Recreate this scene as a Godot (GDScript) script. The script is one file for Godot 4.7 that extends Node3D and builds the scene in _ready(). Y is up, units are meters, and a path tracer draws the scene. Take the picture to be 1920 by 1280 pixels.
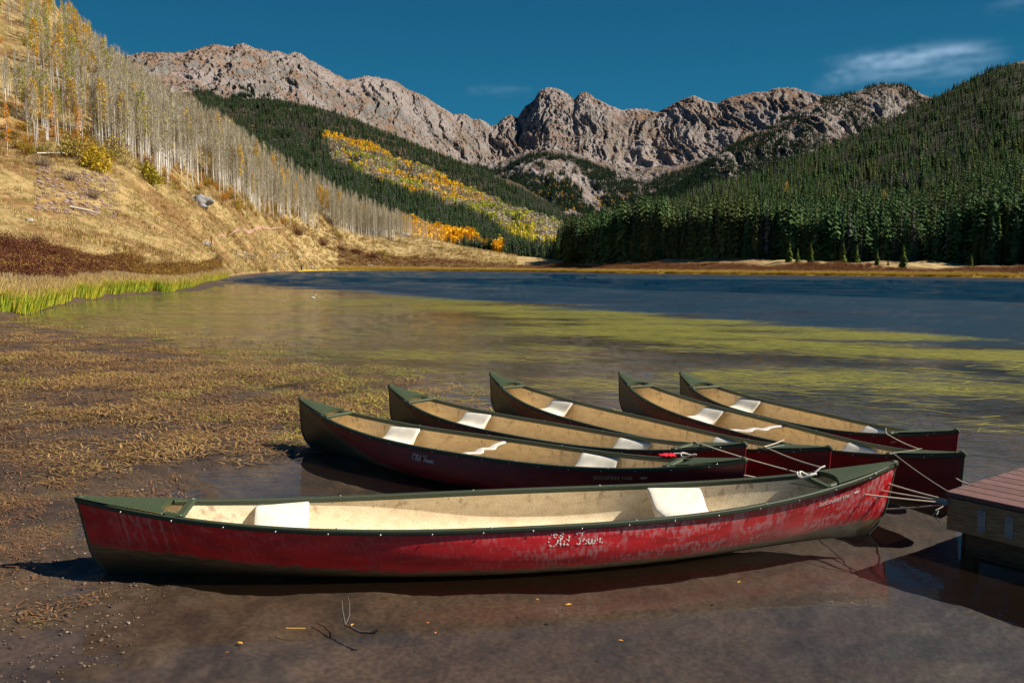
extends Node3D
# A mountain lake in autumn: six canoes moored by a dock, hillside grove, forested slopes and a rocky range.

const SUN := Vector3(0.735, 0.67, -0.01)

var taken := {}
var rng := RandomNumberGenerator.new()
var M := {}
var G := {}          # terrain grids by name
var n_patch: FastNoiseLite
var n_fine: FastNoiseLite
var n_big: FastNoiseLite


# ------------------------------------------------------------------ mesh builder
class MB:
	var v := PackedVector3Array()
	var n := PackedVector3Array()
	var c := PackedColorArray()
	var uv := PackedVector2Array()
	var ix := PackedInt32Array()

	func put(p: Vector3, nn: Vector3, col: Color, t := Vector2.ZERO) -> int:
		v.append(p); n.append(nn); c.append(col); uv.append(t)
		return v.size() - 1

	func tri(a: Vector3, b: Vector3, d: Vector3, col := Color.WHITE) -> void:
		var nn := (d - a).cross(b - a).normalized()
		var k := v.size()
		put(a, nn, col); put(b, nn, col); put(d, nn, col)
		ix.append_array([k, k + 1, k + 2])

	func quad(a: Vector3, b: Vector3, d: Vector3, e: Vector3, col := Color.WHITE) -> void:
		var nn := (d - a).cross(b - a).normalized()
		var k := v.size()
		put(a, nn, col, Vector2(0, 0)); put(b, nn, col, Vector2(0, 1)); put(d, nn, col, Vector2(1, 1)); put(e, nn, col, Vector2(1, 0))
		ix.append_array([k, k + 1, k + 2, k, k + 2, k + 3])

	# smooth grid, index i * nv + j; front side where (d/di) x (d/dj) points
	func grid(p: PackedVector3Array, nu: int, nv: int, col := Color.WHITE, uvs := PackedVector2Array(), cols := PackedColorArray()) -> void:
		var k := v.size()
		var nn := MB.normals(p, nu, nv)
		v.append_array(p)
		n.append_array(nn)
		if cols.size():
			c.append_array(cols)
		else:
			var cc := PackedColorArray(); cc.resize(p.size()); cc.fill(col)
			c.append_array(cc)
		if uvs.size():
			uv.append_array(uvs)
		else:
			var uu := PackedVector2Array(); uu.resize(p.size())
			uv.append_array(uu)
		ix.append_array(MB.indices(nu, nv, k))

	static func indices(nu: int, nv: int, k := 0) -> PackedInt32Array:
		var out := PackedInt32Array()
		out.resize((nu - 1) * (nv - 1) * 6)
		var w := 0
		for i in nu - 1:
			for j in nv - 1:
				var a := k + i * nv + j
				out[w] = a; out[w + 1] = a + 1; out[w + 2] = a + nv
				out[w + 3] = a + 1; out[w + 4] = a + nv + 1; out[w + 5] = a + nv
				w += 6
		return out

	static func normals(p: PackedVector3Array, nu: int, nv: int) -> PackedVector3Array:
		var out := PackedVector3Array()
		out.resize(p.size())
		for i in nu:
			var i0 := maxi(i - 1, 0) * nv
			var i1 := mini(i + 1, nu - 1) * nv
			var r := i * nv
			for j in nv:
				var du := p[i1 + j] - p[i0 + j]
				var dv := p[r + mini(j + 1, nv - 1)] - p[r + maxi(j - 1, 0)]
				out[r + j] = du.cross(dv).normalized()
		return out

	# a bar of eight-sided (chamfered) section from a to b
	func bar(a: Vector3, b: Vector3, up: Vector3, w: float, h: float, ch := 0.004, col := Color.WHITE) -> void:
		var f := (b - a).normalized()
		var s := f.cross(up).normalized()
		var u := s.cross(f).normalized()
		var x := w / 2.0
		var y := h / 2.0
		var sec := [Vector2(-x + ch, -y), Vector2(-x, -y + ch), Vector2(-x, y - ch), Vector2(-x + ch, y), Vector2(x - ch, y), Vector2(x, y - ch), Vector2(x, -y + ch), Vector2(x - ch, -y)]
		for i in 8:
			var p: Vector2 = sec[i]
			var q: Vector2 = sec[(i + 1) % 8]
			var o1 := s * p.x + u * p.y
			var o2 := s * q.x + u * q.y
			quad(a + o1, a + o2, b + o2, b + o1, col)
		for i in range(1, 7):
			var p0: Vector2 = sec[0]
			var p1: Vector2 = sec[i]
			var p2: Vector2 = sec[i + 1]
			tri(a + s * p0.x + u * p0.y, a + s * p2.x + u * p2.y, a + s * p1.x + u * p1.y, col)
			tri(b + s * p0.x + u * p0.y, b + s * p1.x + u * p1.y, b + s * p2.x + u * p2.y, col)

	# a round tube through points; radii may taper
	func tube(pts: PackedVector3Array, r0: float, r1: float, sides := 6, col := Color.WHITE, cols := PackedColorArray()) -> void:
		var m := pts.size()
		var P := PackedVector3Array()
		var C := PackedColorArray()
		var UVs := PackedVector2Array()
		P.resize((sides + 1) * m); C.resize((sides + 1) * m); UVs.resize((sides + 1) * m)
		for j in m:
			var f := (pts[mini(j + 1, m - 1)] - pts[maxi(j - 1, 0)]).normalized()
			var s := f.cross(Vector3.UP if absf(f.y) < 0.9 else Vector3.RIGHT).normalized()
			var u := s.cross(f)
			var r := lerpf(r0, r1, float(j) / maxf(1.0, m - 1))
			for i in sides + 1:
				var an := -TAU * i / sides
				P[i * m + j] = pts[j] + (s * cos(an) + u * sin(an)) * r
				C[i * m + j] = cols[j] if cols.size() else col
				UVs[i * m + j] = Vector2(float(i) / sides, float(j) / maxf(1.0, m - 1))
		grid(P, sides + 1, m, col, UVs, C)

	func ball(at: Vector3, r: Vector3, seg := 8, col := Color.WHITE, wob: FastNoiseLite = null, amp := 0.0) -> void:
		var P := PackedVector3Array()
		P.resize((seg * 2 + 1) * (seg + 1))
		for i in seg * 2 + 1:
			var a := -TAU * (i % (seg * 2)) / (seg * 2)
			for j in seg + 1:
				var b := PI * (float(j) / seg - 0.5)
				var d := Vector3(cos(a) * cos(b), sin(b), sin(a) * cos(b))
				var k := 1.0 + (amp * wob.get_noise_3dv(at * 3.1 + d * 1.7) if wob else 0.0)
				P[i * (seg + 1) + j] = at + d * r * k
		grid(P, seg * 2 + 1, seg + 1, col)

	func mesh(m: Material) -> ArrayMesh:
		var out := ArrayMesh.new()
		add_to(out, m)
		return out

	func add_to(out: ArrayMesh, m: Material) -> void:
		var a := []
		a.resize(Mesh.ARRAY_MAX)
		a[Mesh.ARRAY_VERTEX] = v
		a[Mesh.ARRAY_NORMAL] = n
		a[Mesh.ARRAY_COLOR] = c
		a[Mesh.ARRAY_TEX_UV] = uv
		a[Mesh.ARRAY_INDEX] = ix
		out.add_surface_from_arrays(Mesh.PRIMITIVE_TRIANGLES, a)
		out.surface_set_material(out.get_surface_count() - 1, m)


# ------------------------------------------------------------------ naming helpers
func numbered(called: String) -> String:
	var k: int = taken.get(called, 0)
	taken[called] = k + 1
	return called if k == 0 else "%s_%03d" % [called, k]

func tag(o: Node, label: String, category := "", group := "", kind := "") -> Node:
	if label: o.set_meta("label", label)
	if category: o.set_meta("category", category)
	if group: o.set_meta("group", group)
	if kind: o.set_meta("kind", kind)
	return o

func thing(called: String, label: String, category: String, at := Vector3.ZERO, turn := 0.0, group := "") -> Node3D:
	var o := Node3D.new()
	o.name = numbered(called)
	add_child(o)
	o.position = at
	o.rotation.y = turn
	tag(o, label, category, group)
	return o

func part(called: String, mesh: Mesh, parent: Node3D) -> MeshInstance3D:
	var o := MeshInstance3D.new()
	o.mesh = mesh
	o.name = called
	var k := 0
	while parent.has_node(NodePath(String(o.name))):
		k += 1
		o.name = "%s_%03d" % [called, k]
	parent.add_child(o, true)
	return o

func single(called: String, mesh: Mesh, label: String, category: String, at := Vector3.ZERO, group := "", kind := "") -> MeshInstance3D:
	var o := MeshInstance3D.new()
	o.mesh = mesh
	o.name = numbered(called)
	add_child(o)
	o.position = at
	tag(o, label, category, group, kind)
	return o

func struct(called: String, mesh: Mesh, label: String) -> MeshInstance3D:
	return single(called, mesh, label, "", Vector3.ZERO, "", "structure")

func copy_of(o: Node3D, at: Vector3, turn: float, size: Vector3) -> Node3D:
	var r: Node3D = o.duplicate()
	var base := String(o.name)
	if base.length() > 4 and base[base.length() - 4] == "_" and base.right(3).is_valid_int():
		base = base.left(base.length() - 4)
	r.name = numbered(base)
	add_child(r)
	r.transform = Transform3D(Basis(Vector3.UP, turn).scaled_local(size), at)
	return r

func stuff(called: String, mesh: Mesh, where: Array, tints: Array, label: String) -> void:
	var mm := MultiMesh.new()
	mm.transform_format = MultiMesh.TRANSFORM_3D
	mm.use_colors = true
	mm.mesh = mesh
	mm.instance_count = where.size()
	for i in where.size():
		mm.set_instance_transform(i, where[i])
		mm.set_instance_color(i, tints[i])
	var o := MultiMeshInstance3D.new()
	o.multimesh = mm
	o.name = numbered(called)
	add_child(o)
	tag(o, label, "", "", "stuff")

func noise(s: int, freq: float, octaves := 3, ridged := false) -> FastNoiseLite:
	var f := FastNoiseLite.new()
	f.noise_type = FastNoiseLite.TYPE_SIMPLEX_SMOOTH
	f.seed = s
	f.frequency = freq
	f.fractal_type = FastNoiseLite.FRACTAL_RIDGED if ridged else FastNoiseLite.FRACTAL_FBM
	if octaves == 1: f.fractal_type = FastNoiseLite.FRACTAL_NONE
	f.fractal_octaves = octaves
	return f

func lin(r: float, g: float, b: float, a := 1.0) -> Color:
	return Color(r, g, b, a).linear_to_srgb()

func mat(called: String, col: Color, rough := 0.8, vertex := true, spec := 0.4) -> StandardMaterial3D:
	var m := StandardMaterial3D.new()
	m.resource_name = called
	m.albedo_color = col
	m.roughness = rough
	m.metallic_specular = spec
	m.vertex_color_use_as_albedo = vertex
	M[called] = m
	return m

func ease01(a: float, b: float, x: float) -> float:
	return smoothstep(a, b, x)

func noise_tex(s: int, freq: float, lo: float, hi: float, size := 512, octaves := 4) -> NoiseTexture2D:
	var t := NoiseTexture2D.new()
	t.width = size; t.height = size
	t.seamless = true
	t.noise = noise(s, freq, octaves)
	var g := Gradient.new()
	g.set_color(0, Color(lo, lo, lo)); g.set_color(1, Color(hi, hi, hi))
	t.color_ramp = g
	return t
const HILLSIDE := [
	[Vector3(-12.57, -0.6, -6), Vector3(-16.75, 0.25, -8), Vector3(-37.7, 1.8, -18), Vector3(-87.96, 7, -42), Vector3(-129.85, 16, -62), Vector3(-188.49, 34, -90), Vector3(-293.21, 75, -140), Vector3(-397.92, 100, -190)],
	[Vector3(-16.15, -0.6, -12), Vector3(-18.84, 0.25, -14), Vector3(-37.69, 1.9, -28), Vector3(-83.46, 8, -62), Vector3(-123.84, 18, -92), Vector3(-172.3, 38, -128), Vector3(-282.67, 95, -210), Vector3(-376.9, 130, -280)],
	[Vector3(-17.29, -0.6, -19), Vector3(-20.02, 0.25, -22), Vector3(-34.57, 1.9, -38), Vector3(-70.97, 8, -78), Vector3(-100.08, 19, -110), Vector3(-134.65, 38, -148), Vector3(-227.45, 110, -250), Vector3(-309.34, 160, -340)],
	[Vector3(-16.15, -0.5, -27), Vector3(-17.95, 0.22, -30), Vector3(-29.89, 2.14, -50), Vector3(-54.79, 6.97, -92), Vector3(-74.69, 16.18, -126), Vector3(-94.46, 28.28, -160), Vector3(-154.84, 79.55, -265), Vector3(-219.93, 157.56, -380)],
	[Vector3(-20.69, -0.5, -40), Vector3(-22.76, 0.2, -44), Vector3(-33.1, 1.84, -64), Vector3(-51.53, 6.54, -100), Vector3(-70.78, 16.76, -138), Vector3(-89.41, 29.24, -175), Vector3(-137.89, 71.26, -272), Vector3(-202.64, 107.48, -400)],
	[Vector3(-22.44, -0.5, -50), Vector3(-24.24, 0.2, -54), Vector3(-34.11, 1.68, -76), Vector3(-50.1, 6.45, -112), Vector3(-67.69, 16.93, -152), Vector3(-84.34, 28.78, -190), Vector3(-120.3, 53.02, -272), Vector3(-176.9, 77.58, -400)],
	[Vector3(-21.99, -0.5, -56), Vector3(-23.96, 0.2, -61), Vector3(-33, 1.43, -84), Vector3(-48.97, 5.86, -125), Vector3(-68.69, 16.14, -176), Vector3(-83.69, 27.17, -215), Vector3(-110.63, 45.77, -285), Vector3(-155.3, 62.28, -400)],
	[Vector3(-40.4, -0.5, -120), Vector3(-43.1, 0.2, -128), Vector3(-49.14, 2.51, -146), Vector3(-59.77, 8.16, -178), Vector3(-70.36, 15.74, -210), Vector3(-82.24, 25.65, -246), Vector3(-98.76, 38.41, -296), Vector3(-133.5, 49.31, -400)],
	[Vector3(-57.37, -0.5, -200), Vector3(-61.68, 0.2, -215), Vector3(-65.38, 2.66, -228), Vector3(-72.16, 8.04, -252), Vector3(-80.6, 16.25, -282), Vector3(-88.45, 25.29, -310), Vector3(-96.87, 34.82, -340), Vector3(-125.41, 41.84, -440)],
	[Vector3(-65.13, -0.5, -290), Vector3(-69.63, 0.2, -310), Vector3(-72.96, 3.9, -325), Vector3(-77.37, 9.58, -345), Vector3(-81.1, 15.32, -362), Vector3(-85.49, 22.18, -382), Vector3(-91.67, 29.71, -410), Vector3(-111.84, 32.76, -500)],
	[Vector3(-53.57, -0.5, -330), Vector3(-56, 0.2, -345), Vector3(-59.23, 3.59, -365), Vector3(-61.95, 7.93, -382), Vector3(-64.5, 12.61, -398), Vector3(-67.22, 17.42, -415), Vector3(-71.23, 22.15, -440), Vector3(-87.45, 23.44, -540)],
	[Vector3(-33.02, -0.5, -330), Vector3(-34.52, 0.2, -345), Vector3(-36.02, 2.56, -360), Vector3(-38.01, 5.19, -380), Vector3(-39.6, 8.52, -396), Vector3(-41.39, 11.89, -414), Vector3(-43.97, 15.78, -440), Vector3(-53.98, 15.62, -540)],
	[Vector3(-11.9, -0.5, -315), Vector3(-12.28, 0.2, -325), Vector3(-12.85, 1.79, -340), Vector3(-13.61, 3.79, -360), Vector3(-14.37, 5.55, -380), Vector3(-15.13, 7.72, -400), Vector3(-16.26, 9.76, -430), Vector3(-19.66, 8.84, -520)],
	[Vector3(7.22, -0.5, -295), Vector3(7.46, 0.2, -305), Vector3(7.83, 1.29, -320), Vector3(8.32, 2.1, -340), Vector3(8.85, 2.79, -362), Vector3(9.53, 4.32, -390), Vector3(10.49, 5.63, -430), Vector3(12.71, 4.49, -520)],
	[Vector3(20.43, -0.5, -275), Vector3(21.17, 0.2, -285), Vector3(22.29, 1.22, -300), Vector3(23.47, 1.97, -316), Vector3(24.87, 2.81, -335), Vector3(26.72, 3.77, -360), Vector3(31.16, 5.13, -420), Vector3(38.6, 3.98, -520)],
	[Vector3(35.76, -0.5, -240), Vector3(36.95, 0.2, -248), Vector3(39.05, 1.23, -262), Vector3(41.11, 2.57, -276), Vector3(42.57, 4.19, -286), Vector3(44.64, 5.23, -300), Vector3(56.5, 8.25, -380), Vector3(68.45, 6.75, -460)],
	[Vector3(57.98, -0.5, -212), Vector3(60.17, 0.2, -220), Vector3(64.02, 1.3, -234), Vector3(68.35, 2.97, -250), Vector3(71.59, 4.48, -262), Vector3(75.4, 5.13, -276), Vector3(92.79, 9.05, -340), Vector3(120.1, 10.62, -440)],
	[Vector3(76.41, -0.5, -192), Vector3(79.2, 0.2, -199), Vector3(84.42, 1.09, -212), Vector3(90.74, 2.3, -228), Vector3(97.06, 3.54, -244), Vector3(103.39, 4.46, -260), Vector3(131.04, 9.86, -330), Vector3(174.56, 16.33, -440)],
	[Vector3(96.47, -0.5, -165), Vector3(100.56, 0.2, -172), Vector3(107.66, 0.9, -184), Vector3(116.98, 1.69, -200), Vector3(125.12, 2.47, -214), Vector3(134.44, 3.09, -230), Vector3(175.01, 9.78, -300), Vector3(244.54, 21.23, -420)],
	[Vector3(111.97, -0.5, -125), Vector3(118.24, 0.2, -132), Vector3(129.14, 0.71, -144), Vector3(143.44, 1.17, -160), Vector3(157.73, 1.76, -176), Vector3(170.22, 2.46, -190), Vector3(241.16, 11.4, -270), Vector3(356.25, 28.29, -400)],
	[Vector3(129.01, -0.5, -85), Vector3(139.63, 0.2, -92), Vector3(157.84, 1, -104), Vector3(182.13, 2, -120), Vector3(212.48, 3, -140), Vector3(242.84, 6, -160), Vector3(349.08, 40, -230), Vector3(500.85, 90, -330)],
]
const FOREST_HILL := [
	[Vector3(20.7, 0.7, -420), Vector3(25.7, 2, -520), Vector3(29.6, 5, -600), Vector3(34.5, 8.1, -700), Vector3(44.4, 7.7, -900)],
	[Vector3(26.6, 2, -330), Vector3(33.8, 5.7, -420), Vector3(41.7, 11.7, -520), Vector3(51.3, 19.5, -640), Vector3(72.2, 18.9, -900)],
	[Vector3(43.5, 3.5, -292), Vector3(62.4, 10, -420), Vector3(83.1, 21.3, -560), Vector3(112.5, 40.9, -760), Vector3(148.3, 39.7, -1000)],
	[Vector3(62.5, 3.5, -272), Vector3(98.6, 14.3, -430), Vector3(141.7, 35.1, -620), Vector3(205.1, 73.8, -900), Vector3(262.4, 81.1, -1150)],
	[Vector3(81.4, 4.2, -262), Vector3(139.3, 19.2, -450), Vector3(209.8, 51.1, -680), Vector3(322.7, 118.3, -1050), Vector3(415.3, 136.7, -1350)],
	[Vector3(100.2, 3.9, -252), Vector3(186.2, 24.5, -470), Vector3(291.8, 71.6, -740), Vector3(490.2, 186.4, -1250), Vector3(628, 225.5, -1600)],
	[Vector3(114.3, 3.3, -242), Vector3(225.6, 29.6, -480), Vector3(360, 88.8, -770), Vector3(650.1, 256.3, -1400), Vector3(836.2, 319.3, -1800)],
	[Vector3(125.5, 2.8, -232), Vector3(258.1, 34.2, -480), Vector3(416.8, 104.4, -780), Vector3(768.5, 312.8, -1450), Vector3(1007.5, 400.2, -1900)],
	[Vector3(134.9, 2.5, -226), Vector3(278.7, 36.5, -470), Vector3(453.6, 112.6, -770), Vector3(846.8, 337.4, -1450), Vector3(1139.3, 446.1, -1950)],
	[Vector3(148.2, 1.1, -200), Vector3(315.7, 40.5, -430), Vector3(524.7, 123.3, -720), Vector3(1011.5, 363.4, -1400), Vector3(1373.1, 486.8, -1900)],
	[Vector3(173.6, 1, -170), Vector3(393.8, 46.9, -390), Vector3(650.8, 135.7, -650), Vector3(1290.7, 385.3, -1300), Vector3(1787.6, 527.5, -1800)],
	[Vector3(213.5, 2, -130), Vector3(492.6, 60, -300), Vector3(821, 160, -500), Vector3(1642.1, 420, -1000), Vector3(2463.1, 430, -1500)],
]
const VALLEY_SLOPE := [
	[Vector3(-501, 104, -1000), Vector3(-749, 219, -1500), Vector3(-996, 345, -2000), Vector3(-1243, 476, -2500), Vector3(-1442, 569, -2900)],
	[Vector3(-371, 82, -950), Vector3(-564, 199, -1450), Vector3(-756, 332, -1950), Vector3(-967, 491, -2500), Vector3(-1122, 583, -2900)],
	[Vector3(-296, 67, -900), Vector3(-459, 171, -1400), Vector3(-621, 295, -1900), Vector3(-799, 458, -2450), Vector3(-945, 556, -2900)],
	[Vector3(-235, 54, -860), Vector3(-368, 149, -1350), Vector3(-503, 271, -1850), Vector3(-650, 444, -2400), Vector3(-785, 546, -2900)],
	[Vector3(-184, 39, -820), Vector3(-290, 124, -1300), Vector3(-401, 243, -1800), Vector3(-522, 413, -2350), Vector3(-644, 521, -2900)],
	[Vector3(-123, 22, -760), Vector3(-202, 97, -1250), Vector3(-282, 205, -1750), Vector3(-370, 357, -2300), Vector3(-466, 464, -2900)],
	[Vector3(-70, 12, -700), Vector3(-115, 69, -1150), Vector3(-165, 153, -1650), Vector3(-224, 293, -2250), Vector3(-279, 378, -2800)],
	[Vector3(-24, 6, -640), Vector3(-40, 44, -1050), Vector3(-59, 111, -1550), Vector3(-84, 237, -2200), Vector3(-103, 300, -2700)],
	[Vector3(7, 3, -600), Vector3(11, 27, -950), Vector3(16, 75, -1400), Vector3(24, 180, -2100), Vector3(31, 251, -2700)],
	[Vector3(31, 2, -560), Vector3(47, 17, -850), Vector3(66, 47, -1200), Vector3(105, 114, -1900), Vector3(143, 176, -2600)],
	[Vector3(54, 1, -540), Vector3(75, 9, -760), Vector3(99, 23, -1000), Vector3(148, 53, -1500), Vector3(227, 88, -2300)],
	[Vector3(94, 1, -520), Vector3(126, 6, -700), Vector3(162, 14, -900), Vector3(216, 27, -1200), Vector3(341, 48, -1900)],
]
const VALLEY_HEAD := [
	[Vector3(-225, 100, -2000), Vector3(-280, 201, -2500), Vector3(-325, 303, -2900), Vector3(-369, 405, -3300), Vector3(-414, 476, -3700)],
	[Vector3(-125, 88, -2000), Vector3(-157, 171, -2500), Vector3(-182, 269, -2900), Vector3(-207, 376, -3300), Vector3(-232, 444, -3700)],
	[Vector3(-38, 76, -2000), Vector3(-47, 153, -2450), Vector3(-55, 247, -2850), Vector3(-64, 370, -3300), Vector3(-72, 444, -3700)],
	[Vector3(46, 61, -1900), Vector3(57, 140, -2350), Vector3(67, 261, -2800), Vector3(78, 415, -3300), Vector3(89, 506, -3800)],
	[Vector3(117, 55, -1900), Vector3(141, 130, -2300), Vector3(167, 248, -2750), Vector3(197, 402, -3250), Vector3(230, 497, -3800)],
	[Vector3(188, 50, -1900), Vector3(227, 117, -2300), Vector3(270, 223, -2750), Vector3(317, 367, -3250), Vector3(370, 470, -3800)],
	[Vector3(259, 44, -1900), Vector3(312, 103, -2300), Vector3(365, 195, -2700), Vector3(432, 319, -3200), Vector3(512, 429, -3800)],
	[Vector3(341, 39, -1900), Vector3(412, 103, -2300), Vector3(482, 204, -2700), Vector3(570, 329, -3200), Vector3(675, 437, -3800)],
	[Vector3(436, 39, -1900), Vector3(526, 104, -2300), Vector3(615, 221, -2700), Vector3(726, 379, -3200), Vector3(862, 472, -3800)],
]
const ROCKY_RIDGE := [
	[Vector3(158, 26, -1500), Vector3(176, 44, -1680), Vector3(193, 65, -1840), Vector3(210, 89, -2000), Vector3(272, 112, -2600)],
	[Vector3(204, 31, -1500), Vector3(226, 60, -1662), Vector3(245, 87, -1806), Vector3(264, 121, -1950), Vector3(346, 145, -2550)],
	[Vector3(251, 36, -1500), Vector3(285, 77, -1708), Vector3(315, 120, -1894), Vector3(346, 162, -2080), Vector3(446, 194, -2680)],
	[Vector3(307, 45, -1500), Vector3(361, 97, -1770), Vector3(409, 155, -2010), Vector3(456, 225, -2250), Vector3(578, 268, -2850)],
	[Vector3(353, 50, -1500), Vector3(431, 117, -1838), Vector3(500, 202, -2139), Vector3(568, 307, -2440), Vector3(709, 360, -3040)],
	[Vector3(409, 60, -1500), Vector3(520, 140, -1914), Vector3(617, 243, -2282), Vector3(714, 382, -2650), Vector3(876, 444, -3250)],
	[Vector3(455, 69, -1500), Vector3(600, 164, -1986), Vector3(728, 287, -2418), Vector3(854, 459, -2850), Vector3(1035, 524, -3450)],
	[Vector3(501, 78, -1500), Vector3(685, 189, -2058), Vector3(846, 335, -2554), Vector3(1005, 547, -3050), Vector3(1204, 621, -3650)],
	[Vector3(565, 91, -1550), Vector3(785, 212, -2162), Vector3(979, 380, -2706), Vector3(1169, 626, -3250), Vector3(1387, 702, -3850)],
	[Vector3(633, 104, -1600), Vector3(893, 236, -2266), Vector3(1121, 419, -2858), Vector3(1346, 682, -3450), Vector3(1582, 763, -4050)],
	[Vector3(672, 114, -1600), Vector3(974, 250, -2327), Vector3(1239, 445, -2973), Vector3(1500, 746, -3620), Vector3(1750, 821, -4220)],
	[Vector3(721, 124, -1600), Vector3(1074, 272, -2392), Vector3(1385, 473, -3096), Vector3(1690, 786, -3800), Vector3(1960, 857, -4400)],
	[Vector3(755, 134, -1600), Vector3(1133, 289, -2410), Vector3(1467, 488, -3130), Vector3(1797, 762, -3850), Vector3(2079, 827, -4450)],
	[Vector3(789, 144, -1600), Vector3(1158, 297, -2356), Vector3(1484, 482, -3028), Vector3(1807, 706, -3700), Vector3(2102, 774, -4300)],
	[Vector3(828, 163, -1600), Vector3(1141, 306, -2212), Vector3(1416, 472, -2756), Vector3(1690, 674, -3300), Vector3(2000, 749, -3900)],
	[Vector3(876, 183, -1600), Vector3(1129, 311, -2068), Vector3(1351, 456, -2484), Vector3(1572, 641, -2900), Vector3(1899, 736, -3500)],
	[Vector3(934, 203, -1600), Vector3(1162, 319, -1996), Vector3(1362, 453, -2348), Vector3(1560, 627, -2700), Vector3(1909, 734, -3300)],
	[Vector3(1022, 223, -1600), Vector3(1247, 343, -1960), Vector3(1446, 474, -2280), Vector3(1644, 629, -2600), Vector3(2025, 751, -3200)],
]
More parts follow.
